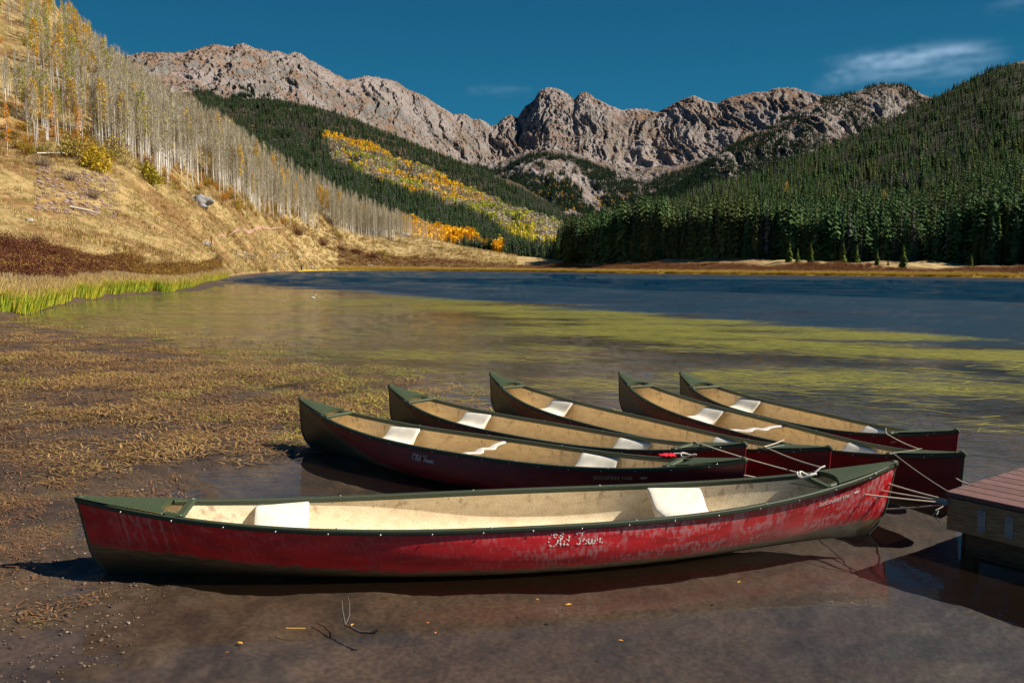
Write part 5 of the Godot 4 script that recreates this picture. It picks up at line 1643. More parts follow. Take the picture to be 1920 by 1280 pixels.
func gunwale_mesh(h: Hull, side: float, m: Material) -> ArrayMesh:
	var nt := 81
	var sec := [Vector2(-0.020, -0.024), Vector2(-0.021, 0.002), Vector2(-0.015, 0.010), Vector2(0.010, 0.011), Vector2(0.015, 0.004), Vector2(0.015, -0.018), Vector2(0.010, -0.022), Vector2(0.008, -0.006), Vector2(-0.012, -0.006), Vector2(-0.020, -0.024)]
	var mb := MB.new()
	var p := PackedVector3Array()
	var u := PackedVector2Array()
	for s in sec.size():
		for i in nt:
			var t: float = (float(i) / (nt - 1) * 2.0 - 1.0)
			var k: int = s if side > 0.0 else sec.size() - 1 - s
			var q := h.at(t, 1.0, side)
			var e := smoothstep(1.0, 0.9, absf(t))
			var o: Vector2 = sec[k]
			q += Vector3(0, o.y, side * lerpf(absf(o.x) * 0.4, o.x, e) if o.x > 0.0 else side * maxf(o.x, -absf(q.z)))
			p.append(q)
			u.append(Vector2(float(i) / (nt - 1), float(k) / sec.size()))
	mb.grid(p, sec.size(), nt, Color.WHITE, u)
	return mb.mesh(m)

# the moulded plate that closes an end
func deck_mesh(h: Hull, end: float, long: float, m: Material) -> ArrayMesh:
	var mb := MB.new()
	var n := 16
	var wn := 11
	var p := PackedVector3Array()
	var low := PackedVector3Array()
	for i in n:
		var t := 1.0 - (float(i) / (n - 1)) * long / (h.len * 0.5)
		t *= end
		for j in wn:
			var w := float(j) / (wn - 1) * 2.0 - 1.0
			if end > 0.0: w = -w
			var q := h.at(t, 1.0, 1.0)
			var half := q.z + 0.010
			var inner := float(i) / (n - 1)
			var y := q.y + 0.016 + 0.016 * (1.0 - w * w) * minf(1.0, half / 0.1)
			p.append(Vector3(q.x + end * 0.012 * (1.0 - inner) - end * 0.05 * inner * (w * w - 0.4), y, w * half))
	mb.grid(p, n, wn, Color.WHITE)
	# the lip at its inner edge
	var lip := PackedVector3Array()
	for j in wn:
		var q := p[(n - 1) * wn + j]
		lip.append(q)
		lip.append(q + Vector3(0, -0.035, 0))
	for j in wn - 1:
		mb.quad(lip[j * 2], lip[j * 2 + 2], lip[j * 2 + 3], lip[j * 2 + 1])
	# the nose cap
	var nose := h.at(end, 1.0, 1.0)
	mb.ball(Vector3(nose.x - end * 0.012, nose.y - 0.004, 0), Vector3(0.03, 0.028, 0.026), 6)
	return mb.mesh(m)

func handle_mesh(h: Hull, end: float, dist: float, m: Material) -> ArrayMesh:
	var t := end * (1.0 - dist / (h.len * 0.5))
	var q := h.at(t, 1.0, 1.0)
	var mb := MB.new()
	mb.bar(Vector3(q.x, q.y + 0.004, -q.z), Vector3(q.x, q.y + 0.004, q.z), Vector3.UP, 0.05, 0.03, 0.008)
	# the two arms that run back to the plate
	for s in [-0.78, 0.78]:
		mb.bar(Vector3(q.x + end * 0.022, q.y + 0.008, q.z * s), Vector3(q.x + end * 0.095, q.y + 0.016, q.z * s * 0.86), Vector3.UP, 0.04, 0.024, 0.006)
	return mb.mesh(m)

func seat_mesh(h: Hull, t: float, long: float, m: Material) -> ArrayMesh:
	var mb := MB.new()
	var nx := 13
	var nz := 25
	var p := PackedVector3Array()
	for i in nx:
		var f := float(i) / (nx - 1)
		for j in nz:
			var w := 1.0 - float(j) / (nz - 1) * 2.0
			var x := (f - 0.5) * long
			var tt := t + x / (h.len * 0.5)
			var g := h.at(tt, 0.93, 1.0)
			var half := g.z - 0.016
			var dip := 1.0 - smoothstep(0.42, 0.96, absf(w))
			var y := h.gun(t) - 0.022 - 0.09 * dip
			y -= 0.016 * pow(absf(f * 2.0 - 1.0), 3.0) * dip
			y += 0.010 * cos(f * PI) * dip
			p.append(Vector3(g.x * 1.0, y, w * half))
	# top, rolled edges and underside in one skin: rows before and after are the skirts
	var ring := PackedVector3Array()
	var rows := nx + 6
	for i in rows:
		var s := clampi(i - 3, 0, nx - 1)
		for j in nz:
			var q := p[s * nz + j]
			var w := 1.0 - float(j) / (nz - 1) * 2.0
			var dip := 1.0 - smoothstep(0.42, 0.96, absf(w))
			var deep := 0.03 + 0.035 * dip
			if i < 3: q += [Vector3(0.02, -deep, 0), Vector3(-0.008, -deep, 0), Vector3(-0.008, -0.012, 0)][i]
			if i >= nx + 3: q += [Vector3(0.008, -0.012, 0), Vector3(0.008, -deep, 0), Vector3(-0.02, -deep, 0)][i - nx - 3]
			ring.append(q)
	mb.grid(ring, rows, nz, Color.WHITE)
	return mb.mesh(m)

func yoke_mesh(h: Hull, t: float, m: Material) -> ArrayMesh:
	var mb := MB.new()
	var nz := 31
	var ring := PackedVector3Array()
	var sec := [Vector2(-1, -0.3), Vector2(-1, 0.3), Vector2(-0.6, 1), Vector2(0.6, 1), Vector2(1, 0.3), Vector2(1, -0.3), Vector2(0.5, -1), Vector2(-0.5, -1), Vector2(-1, -0.3)]
	for s in sec:
		for j in nz:
			var w := 1.0 - float(j) / (nz - 1) * 2.0
			var q := h.at(t, 1.0, 1.0)
			var wide := 0.028 + 0.02 * (1.0 - smoothstep(0.15, 0.6, absf(w))) - 0.022 * exp(-pow(w / 0.1, 2.0))
			var back := 0.03 * exp(-pow((absf(w) - 0.28) / 0.16, 2.0))
			ring.append(Vector3(q.x + s.x * wide + back, q.y - 0.028 + s.y * 0.012 - 0.012 * exp(-pow((absf(w) - 0.3) / 0.22, 2.0)), w * (q.z - 0.014)))
	mb.grid(ring, sec.size(), nz, Color.WHITE)
	return mb.mesh(m)

func stem_band_mesh(h: Hull, end: float, m: Material) -> ArrayMesh:
	var pts := PackedVector3Array()
	for k in 15:
		var y := lerpf(0.985, 0.02, k / 14.0)
		var q := h.at(end, y, 1.0)
		pts.append(Vector3(q.x, q.y, 0))
	var mb := MB.new()
	mb.tube(pts, 0.011, 0.011, 8)
	return mb.mesh(m)

func rivet_mesh(h: Hull, side: float, m: Material) -> ArrayMesh:
	var mb := MB.new()
	for k in 17:
		var t := -0.9 + k * 0.1125
		var q := h.at(t, 1.0, side)
		mb.ball(q + Vector3(0, -0.014, side * 0.019), Vector3(0.006, 0.006, 0.003), 4)
		if k % 3 == 1: mb.ball(q + Vector3(0.05, 0.013, 0), Vector3(0.008, 0.003, 0.008), 4)
	return mb.mesh(m)

# lays flat lettering (x along, y up) on the near side of the skin, its middle at station t, drop below the gunwale
func lay_on(h: Hull, src: PackedVector3Array, idx: PackedInt32Array, t0: float, drop: float, m: Material, keep: Callable) -> ArrayMesh:
	var st := SurfaceTool.new()
	st.begin(Mesh.PRIMITIVE_TRIANGLES)
	for k in range(0, idx.size(), 3):
		var mid := (src[idx[k]] + src[idx[k + 1]] + src[idx[k + 2]]) / 3.0
		if not (keep as Callable).call(mid): continue
		var q: Array[Vector3] = []
		for e in 3:
			var s := src[idx[k + e]]
			var t := t0 + s.x / (h.len * 0.5)
			var y := 1.0 - (drop - s.y) / (h.gun(t) - h.keel(t))
			q.append(h.at(t, y, 1.0, 0.0022))
		if (q[2] - q[0]).cross(q[1] - q[0]).z < 0.0:
			var sw := q[1]
			q[1] = q[2]
			q[2] = sw
		for e in 3: st.add_vertex(q[e])
	st.generate_normals()
	st.set_material(m)
	return st.commit()

func print_text(h: Hull, text: String, t0: float, drop: float, wide: float, m: Material, worn: float, s: int) -> ArrayMesh:
	var tm := TextMesh.new()
	var font := SystemFont.new()
	font.font_names = PackedStringArray(["Droid Sans"])
	font.font_weight = 700
	tm.font = font
	tm.text = text
	tm.font_size = 64
	tm.pixel_size = 0.01
	tm.depth = 0.0
	tm.curve_step = 1.0
	var v := PackedVector3Array()
	var ix := PackedInt32Array()
	for surf in tm.get_surface_count():
		var a := tm.surface_get_arrays(surf)
		var base := v.size()
		v.append_array(a[Mesh.ARRAY_VERTEX])
		if a[Mesh.ARRAY_INDEX] != null:
			for i in a[Mesh.ARRAY_INDEX]: ix.append(base + i)
		else:
			for i in a[Mesh.ARRAY_VERTEX].size(): ix.append(base + i)
	var box := tm.get_aabb()
	var k := wide / box.size.x
	for i in v.size():
		v[i] = Vector3((v[i].x - box.get_center().x) * k, (v[i].y - box.get_center().y) * k, 0.0)
	var f := noise(s, 60.0, 2)
	return lay_on(h, v, ix, t0, drop, m, func(p: Vector3) -> bool: return f.get_noise_2d(p.x, p.y * 1.4) > worn)

# the script name, written in strokes
func print_script(h: Hull, t0: float, drop: float, wide: float, m: Material, worn: float, s: int) -> ArrayMesh:
	var strokes := [
		[[0.62, 0.98], [0.35, 1.0], [0.08, 0.75], [0.0, 0.4], [0.12, 0.08], [0.38, 0.0], [0.68, 0.2], [0.8, 0.6], [0.66, 0.95], [0.42, 0.86], [0.5, 0.7], [0.95, 0.72]],
		[[0.95, 0.3], [1.15, 0.7], [1.22, 1.0], [1.12, 1.06], [1.02, 0.8], [0.98, 0.2], [1.08, 0.0], [1.25, 0.14]],
		[[1.62, 0.46], [1.42, 0.5], [1.28, 0.26], [1.36, 0.02], [1.52, 0.06], [1.66, 0.35], [1.82, 1.05]], [[1.66, 0.35], [1.64, 0.06], [1.78, 0.02]],
		[[2.35, 0.78], [2.42, 0.98], [2.75, 0.94], [3.15, 1.04]], [[2.82, 0.94], [2.72, 0.5], [2.6, 0.08], [2.45, 0.02], [2.4, 0.14]], [[2.5, 0.5], [2.9, 0.54]],
		[[3.12, 0.46], [2.96, 0.4], [2.92, 0.14], [3.06, 0.0], [3.22, 0.16], [3.2, 0.4], [3.12, 0.46], [3.3, 0.42]],
		[[3.38, 0.46], [3.4, 0.1], [3.5, 0.02], [3.64, 0.2], [3.7, 0.44], [3.68, 0.12], [3.78, 0.02], [3.94, 0.2], [3.98, 0.46]],
		[[4.14, 0.44], [4.1, 0.02]], [[4.12, 0.25], [4.26, 0.44], [4.38, 0.42], [4.38, 0.12], [4.5, 0.02], [4.62, 0.12]]]
	var k := wide / 4.62
	var v := PackedVector3Array()
	var ix := PackedInt32Array()
	for line in strokes:
		var c := Curve3D.new()
		for i in line.size():
			var a: Array = line[maxi(i - 1, 0)]
			var b: Array = line[mini(i + 1, line.size() - 1)]
			var tan := Vector3(b[0] - a[0], b[1] - a[1], 0) / 6.0
			c.add_point(Vector3(line[i][0], line[i][1], 0), -tan, tan)
		var n := int(c.get_baked_length() / 0.06) + 2
		var last := -1
		for i in n:
			var o := c.get_baked_length() * i / (n - 1)
			var p := c.sample_baked(o, true)
			var q := c.sample_baked(minf(o + 0.02, c.get_baked_length()), true)
			var r := c.sample_baked(maxf(o - 0.02, 0.0), true)
			var dir := (q - r).normalized()
			var hw := 0.026 + 0.036 * absf(dir.y)
			var side := Vector3(-dir.y, dir.x, 0) * hw
			var x := v.size()
			v.append(Vector3((p.x + side.x - 2.31) * k, (p.y + side.y - 0.5) * k, 0))
			v.append(Vector3((p.x - side.x - 2.31) * k, (p.y - side.y - 0.5) * k, 0))
			if last >= 0: ix.append_array([last, last + 1, x, x, last + 1, x + 1])
			last = x
	var f := noise(s, 45.0, 2)
	return lay_on(h, v, ix, t0, drop, m, func(p: Vector3) -> bool: return f.get_noise_2d(p.x, p.y * 1.4) > worn)

# the small lozenge badge beside the lettering
func badge(h: Hull, t0: float, drop: float, wide: float, m: Material) -> ArrayMesh:
	var v := PackedVector3Array([Vector3.ZERO])
	var ix := PackedInt32Array()
	var n := 36
	for i in n:
		var a := TAU * i / n
		var r := 0.42 + 0.30 * pow(absf(cos(a)), 3.0) * 0.8 + 0.05 * cos(a * 6.0)
		v.append(Vector3(cos(a) * r, sin(a) * r * 0.55, 0) * wide)
	for i in n: ix.append_array([0, 1 + i, 1 + (i + 1) % n])
	return lay_on(h, v, ix, t0, drop, m, func(_p: Vector3) -> bool: return true)

# the colour of a worn plastic skin: u along the hull, v down from the gunwale
func skin(s: int, w: int, hgt: int, base: Color, scuffed: float, algae_a: float, algae_b: float, streak_a: bool) -> StandardMaterial3D:
	var im := Image.create(w, hgt, false, Image.FORMAT_RGB8)
	var f1 := noise(s, 1.0, 4)
	var f2 := noise(s + 1, 1.0, 3)
	var f3 := noise(s + 2, 1.0, 2)
	var white := Color(0.44, 0.25, 0.26)
	var green := Color(0.042, 0.045, 0.020)
	var pale_green := Color(0.12, 0.12, 0.055)
	var slime := Color(0.030, 0.034, 0.018)
	for x in w:
		var u := float(x) / w
		var col_streak := f1.get_noise_2d(u * 90.0, 3.0)
		var col_drip := f2.get_noise_2d(u * 34.0, 9.0)
		var line := lerpf(algae_a, algae_b, smoothstep(0.0, 0.42, u)) + f2.get_noise_2d(u * 9.0, 1.0) * 0.035 + f1.get_noise_2d(u * 60.0, 7.0) * 0.03
		var amount := scuffed * (0.10 + 0.9 * smoothstep(0.28, 0.8, u))
		for y in hgt:
			var v := float(y) / hgt
			var c := base
			var tone := f3.get_noise_2d(u * 14.0, v * 5.0)
			c = mixc(c, base * 0.6, 0.3 + tone)
			# faded scuffs: short scratches along and drips down
			var along := f1.get_noise_2d(u * 26.0, v * 30.0)
			var down := f2.get_noise_2d(u * 170.0, v * 6.0)
			var blot := f3.get_noise_2d(u * 9.0 + 40.0, v * 3.0)
			var k := amount * smoothstep(0.0, 0.55, 0.75 * down + 0.3 * along + 0.6 * blot + 0.03) * 1.15
			k += amount * 0.8 * smoothstep(0.22, 0.5, col_drip + 0.4 * down) * smoothstep(0.75, 0.1, v)
			if streak_a:
				k += 0.75 * smoothstep(0.03, 0.05, u) * smoothstep(0.115, 0.10, u) * smoothstep(-0.1, 0.5, col_streak + 0.35 * down) * smoothstep(0.75, 0.15, v)
				k += 0.4 * smoothstep(0.2, 0.5, f1.get_noise_2d(u * 70.0, v * 5.0 + 30.0) ) * smoothstep(0.35, 0.1, u) * smoothstep(0.5, 0.1, v)
			c = mixc(c, white, clampf(k, 0.0, 1.0) * 0.6)
			# fine hairline scratches
			if scuffed > 0.0 and f1.get_noise_2d(u * 300.0 + v * 60.0, v * 40.0 - u * 40.0) > 0.52: c = mixc(c, white, 0.5 * amount)
			# algae: a pale ragged rim, dark below
			var e := v + f1.get_noise_2d(u * 40.0, v * 12.0) * 0.05 - (1.0 - line)
			var g := smoothstep(-0.03, 0.06, e)
			c = mixc(c, mixc(green, pale_green, clampf(0.5 + along * 1.4 + 0.5 * smoothstep(0.2, 0.8, u), 0.0, 1.0) * smoothstep(0.22, 0.05, e)), g * 0.9)
			c = mixc(c, slime, smoothstep(0.10, 0.30, e) * 0.7)
			im.set_pixel(x, y, c.linear_to_srgb())
	im.generate_mipmaps()
	var m := StandardMaterial3D.new()
	m.albedo_texture = ImageTexture.create_from_image(im)
	m.roughness = 0.42
	m.metallic_specular = 0.5
	return m

func liner_skin(c_hi: Color, c_lo: Color) -> StandardMaterial3D:
	var w := 1024
	var im := Image.create(w, 128, false, Image.FORMAT_RGB8)
	var f1 := noise(301, 1.0, 4)
	var f2 := noise(302, 1.0, 3)
	for x in w:
		var u := float(x) / w
		for y in 128:
			var v := y / 128.0
			var c := c_hi
			c = mixc(c, c_lo, 0.35 + f1.get_noise_2d(u * 30.0, v * 4.0))
			var fleck := f2.get_noise_2d(u * 420.0, v * 50.0)
			if fleck > 0.36: c = mixc(c, Color(0.22, 0.15, 0.08), 0.55)
			c = mixc(c, Color(0.2, 0.12, 0.07), 0.5 * smoothstep(0.3, 0.6, f2.get_noise_2d(u * 60.0, v * 3.0) + 0.4 * f1.get_noise_2d(u * 12.0, 4.0)) * smoothstep(0.5, 0.1, v))
			im.set_pixel(x, y, c.linear_to_srgb())
	var m := StandardMaterial3D.new()
	m.albedo_texture = ImageTexture.create_from_image(im)
	m.roughness = 0.6
	m.metallic_specular = 0.35
	return m

func make_canoes() -> void:
	var red := skin(401, 1536, 256, Color(0.52, 0.008, 0.014), 0.9, 0.48, 0.29, true)
	var maroon := skin(411, 1024, 128, Color(0.20, 0.007, 0.011), 0.06, 0.98, 0.20, false)
	var maroon_b := skin(421, 1024, 128, Color(0.17, 0.008, 0.011), 0.03, 1.0, 0.18, false)
	var liner := liner_skin(Color(0.80, 0.65, 0.41), Color(0.66, 0.52, 0.31))
	var pale_liner := liner_skin(Color(0.82, 0.72, 0.53), Color(0.70, 0.58, 0.40))
	var trim := mat("green_vinyl_trim", lin(0.050, 0.070, 0.036), 0.55, false, 0.5)
	trim.albedo_texture = noise_tex(27, 0.05, 0.55, 1.0, 512, 4)
	trim.uv1_triplanar = true
	trim.uv1_scale = Vector3.ONE * 2.5
	var plate := mat("green_deck_plate", lin(0.062, 0.092, 0.042), 0.6, false, 0.45)
	plate.albedo_texture = noise_tex(28, 0.04, 0.5, 1.0, 512, 5)
	plate.uv1_triplanar = true
	plate.uv1_scale = Vector3.ONE * 3.0
	var seat := mat("white_moulded_plastic", lin(0.80, 0.77, 0.67), 0.42, false, 0.45)
	seat.albedo_texture = noise_tex(29, 0.02, 0.85, 1.0, 256, 4)
	seat.uv1_triplanar = true
	seat.uv1_scale = Vector3.ONE * 2.0
	var ash := mat("bleached_ash_wood", lin(0.62, 0.60, 0.57), 0.8, false, 0.3)
	ash.albedo_texture = noise_tex(30, 0.08, 0.72, 1.0, 256, 3)
	ash.uv1_triplanar = true
	ash.uv1_scale = Vector3(12, 12, 1.5)
	var steel := mat("dull_rivets", lin(0.55, 0.55, 0.55), 0.35, false, 0.5)
	steel.metallic = 0.9
	var white_ink := mat("white_ink", lin(0.72, 0.68, 0.66), 0.6, false, 0.3)
	var cream_ink := mat("cream_ink", lin(0.50, 0.38, 0.20), 0.6, false, 0.3)
	var pink_ink := mat("faded_ink", lin(0.48, 0.22, 0.17), 0.6, false, 0.3)
	var faint_ink := mat("faint_ink", lin(0.22, 0.10, 0.05), 0.6, false, 0.3)
	var red_edge := mat("bare_red_stem", lin(0.42, 0.02, 0.03), 0.5, false, 0.4)
	red_edge.albedo_texture = noise_tex(33, 0.2, 0.4, 1.0, 256, 2)
	red_edge.uv1_triplanar = true
	red_edge.uv1_scale = Vector3.ONE * 4.0
	M["red_cloth"] = mat("red_cloth", lin(0.55, 0.015, 0.03), 0.85, false, 0.3)
	# -x tip, +x tip, label, skin
	var fleet := [
		[Vector3(-2.57, 0.47, -4.95), Vector3(2.68, 0.50, -5.85), "long scuffed bright red canoe with cream interior, in front of the others", red],
		[Vector3(-2.17, 0.49, -8.65), Vector3(1.69, 0.47, -6.06), "dark red canoe with green bow, yoke and script name, just behind the bright red one", maroon],
		[Vector3(-1.40, 0.49, -9.66), Vector3(1.84, 0.47, -6.61), "dark canoe with faded pink lettering, third from the bright red one", maroon_b],
		[Vector3(-0.27, 0.50, -10.75), Vector3(2.44, 0.48, -6.43), "canoe with rope tied across its bow plate, fourth from the bright red one", maroon],
		[Vector3(1.38, 0.50, -10.88), Vector3(3.32, 0.50, -6.16), "unlettered black red canoe with a white yoke, its bow beside the dock", maroon_b],
		[Vector3(2.19, 0.49, -10.99), Vector3(3.79, 0.48, -7.15), "dark red canoe farthest out on the open water, beyond the unlettered one", maroon]]
	var seats := [[-0.57, 0.44], [-0.49, 0.43], [-0.47, 0.44], [-0.52, 0.50], [-0.36, 0.52], [-0.48, 0.47]]
	for n in fleet.size():
		var a: Vector3 = fleet[n][0]
		var b: Vector3 = fleet[n][1]
		var h := Hull.new()
		h.len = Vector2(b.x - a.x, b.z - a.z).length()
		h.tip_a = a.y
		h.tip_b = b.y
		if n == 0:
			h.rake = 0.10; h.forefoot = 0.10; h.lift_b = 0.03; h.beam = 0.90; h.mid = 0.30
		else:
			h.rake = 0.035; h.forefoot = 0.20; h.beam = 0.78; h.mid = 0.285
			h.lift_a = 0.0
			if n == 4: h.forefoot = 0.16
		var o := thing("canoe", fleet[n][2], "canoe", Vector3((a.x + b.x) / 2.0, 0, (a.z + b.z) / 2.0), atan2(-(b.z - a.z), b.x - a.x), "canoes tied up at the dock")
		G["hull_%d" % n] = h
		G["canoe_%d" % n] = o
		part("hull", hull_mesh(h, fleet[n][3]), o)
		part("liner", liner_mesh(h, pale_liner if n == 0 else liner), o)
		for side in [-1.0, 1.0]:
			var g := part("gunwale", gunwale_mesh(h, side, trim), o)
			var rv := part("rivets", rivet_mesh(h, side, steel), g)
			rv.set_meta("kind", "stuff")
		for e in [-1.0, 1.0]:
			part("deck_plate", deck_mesh(h, e, 0.44 if n else 0.50, plate), o)
			part("carry_handle", handle_mesh(h, e, 0.545 if n else 0.61, plate), o)
			part("stem_band", stem_band_mesh(h, e, red_edge if e > 0.0 and n > 0 and n != 4 else trim), o)
		part("seat", seat_mesh(h, seats[n][0], 0.32, seat), o)
		part("seat", seat_mesh(h, seats[n][1], 0.36, seat), o)
		if n == 1: part("yoke", yoke_mesh(h, -0.01, ash), o)
		if n == 4: part("yoke", yoke_mesh(h, 0.06, ash), o)
		match n:
			0:
				part("lettering", print_text(h, "DISCOVERY 174", 0.80, 0.098, 0.25, white_ink, -0.5, 5), o)
				part("badge", badge(h, 0.872, 0.092, 0.036, white_ink), o)
				part("script_lettering", print_script(h, 0.10, 0.075, 0.34, white_ink, -0.04, 6), o)
			1:
				part("lettering", print_text(h, "DISCOVERY 146K", 0.60, 0.07, 0.30, cream_ink, -0.4, 7), o)
				part("badge", badge(h, 0.70, 0.07, 0.044, cream_ink), o)
				part("script_lettering", print_script(h, -0.16, 0.085, 0.25, white_ink, -0.42, 8), o)
			2:
				part("lettering", print_text(h, "DISCOVERY 146", 0.64, 0.075, 0.28, pink_ink, -0.3, 9), o)
				part("badge", badge(h, 0.775, 0.075, 0.05, pink_ink), o)
			3:
				part("lettering", print_text(h, "DISCOVERY 174", 0.68, 0.085, 0.28, faint_ink, -0.05, 10), o)
				part("badge", badge(h, 0.755, 0.085, 0.05, faint_ink), o)
			5:
				part("lettering", print_text(h, "DISCOVERY 146K", 0.65, 0.07, 0.30, faint_ink, -0.2, 12), o)
				part("badge", badge(h, 0.755, 0.07, 0.045, pink_ink), o)

# a place on a canoe, in the world
func aboard(n: int, t: float, y: float, side: float, up := 0.0, out := 0.0) -> Vector3:
	var o: Node3D = G["canoe_%d" % n]
	var h: Hull = G["hull_%d" % n]
	return o.transform * (h.at(t, y, side, out) + Vector3(0, up, 0))


# ------------------------------------------------------------------ dock
const DOCK := Vector3(2.897, 0.38, -5.543)

func make_dock() -> void:
	var e1 := Vector3(0.799, 0, -0.601)     # along the edge that runs away from the camera
	var e2 := Vector3(0.601, 0, 0.799)      # along the front
	var deck := mat("red_brown_deck_board", Color.WHITE, 0.7, true, 0.35)
	deck.albedo_texture = noise_tex(34, 0.02, 0.72, 1.0, 512, 5)
	deck.uv1_triplanar = true
	deck.uv1_scale = Vector3(1.2, 6, 6)
	var timber := mat("brown_timber", Color.WHITE, 0.75, true, 0.35)
	timber.albedo_texture = noise_tex(35, 0.02, 0.6, 1.0, 512, 5)
	timber.uv1_triplanar = true
	timber.uv1_scale = Vector3(0.8, 7, 7)
	var zinc := mat("galvanised_steel", lin(0.24, 0.26, 0.27), 0.5, false, 0.5)
	zinc.metallic = 0.6
	var o := thing("dock", "red brown plank dock with timber fascia and two galvanised plates", "dock", DOCK, atan2(-e2.z, e2.x))
	# local axes: +x along the front (towards the viewer), -z back along the far edge
	for k in 22:
		var mb := MB.new()
		var z := -0.07 - k * 0.146
		var tone := rng.randf_range(0.82, 1.15)
		mb.bar(Vector3(-0.02 + rng.randf() * 0.004, -0.016, z), Vector3(3.6, -0.016, z), Vector3.UP, 0.139, 0.032, 0.004, Color(0.170 * tone, 0.092 * tone, 0.088 * tone))
		var board := part("deck_board", mb.mesh(deck), o)
		var sm := MB.new()
		for x in [0.03, 0.62, 1.24, 1.86]:
			for e in [-0.04, 0.04]: sm.ball(Vector3(x, 0.0005, z + e), Vector3(0.006, 0.0016, 0.006), 3)
		part("screws", sm.mesh(zinc), board).set_meta("kind", "stuff")
	var fa := MB.new()
	fa.bar(Vector3(0.0, -0.145, -0.022), Vector3(3.6, -0.145, -0.022), Vector3.UP, 0.044, 0.215, 0.004, Color(0.42, 0.245, 0.12))
	part("front_fascia", fa.mesh(timber), o)
	var fs := MB.new()
	fs.bar(Vector3(0.022, -0.145, -0.046), Vector3(0.022, -0.145, -3.2), Vector3.UP, 0.044, 0.215, 0.004, Color(0.18, 0.105, 0.05))
	part("side_fascia", fs.mesh(timber), o)
	for x in [0.22, 0.385]:
		var pm := MB.new()
		pm.bar(Vector3(x, -0.215, 0.003), Vector3(x, -0.075, 0.003), Vector3.BACK, 0.05, 0.006, 0.001)
		var pl := part("steel_plate", pm.mesh(zinc), o)
		for y in [-0.195, -0.095]:
			var bm := MB.new()
			bm.ball(Vector3(x, y, 0.008), Vector3(0.014, 0.014, 0.008), 5)
			part("bolt", bm.mesh(zinc), pl)
	var fl := MB.new()
	fl.bar(Vector3(0.16, -0.36, -0.62), Vector3(3.4, -0.36, -0.62), Vector3.UP, 1.0, 0.20, 0.03, Color(0.03, 0.03, 0.032))
	part("float", fl.mesh(M.rubber if M.has("rubber") else mat("rubber", Color.WHITE, 0.6)), o)
	var lb := MB.new()
	lb.bar(Vector3(0.10, -0.335, -0.085), Vector3(3.5, -0.335, -0.085), Vector3.UP, 0.05, 0.16, 0.005, Color(0.16, 0.095, 0.05))
	part("lower_beam", lb.mesh(timber), o)
	for x in [0.09, 1.9]:
		var pm := MB.new()
		pm.bar(Vector3(x, -0.9, -0.16), Vector3(x, -0.253, -0.16), Vector3.BACK, 0.09, 0.09, 0.006, Color(0.11, 0.07, 0.04))
		part("post", pm.mesh(timber), o)
	var hk := MB.new()
	hk.ball(Vector3(-0.015, -0.075, 0.0), Vector3(0.022, 0.022, 0.022), 6)
	part("mooring_bolt", hk.mesh(zinc), o)


# ------------------------------------------------------------------ ropes
func rope(label: String, pts: Array, sag: float, r := 0.0055, col := Color(0.62, 0.56, 0.44)) -> void:
	var p := PackedVector3Array()
	for k in pts.size() - 1:
		var a: Vector3 = pts[k]
		var b: Vector3 = pts[k + 1]
		for i in 12:
			var f := i / 12.0
			p.append(a.lerp(b, f) - Vector3(0, sag * 4.0 * f * (1.0 - f) * a.distance_to(b) / 2.0, 0))
	p.append(pts[pts.size() - 1])
	var mb := MB.new()
	mb.tube(p, r, r, 6, col)
	single("mooring_rope", mb.mesh(M.rope), label, "rope", Vector3.ZERO, "mooring ropes to the dock")

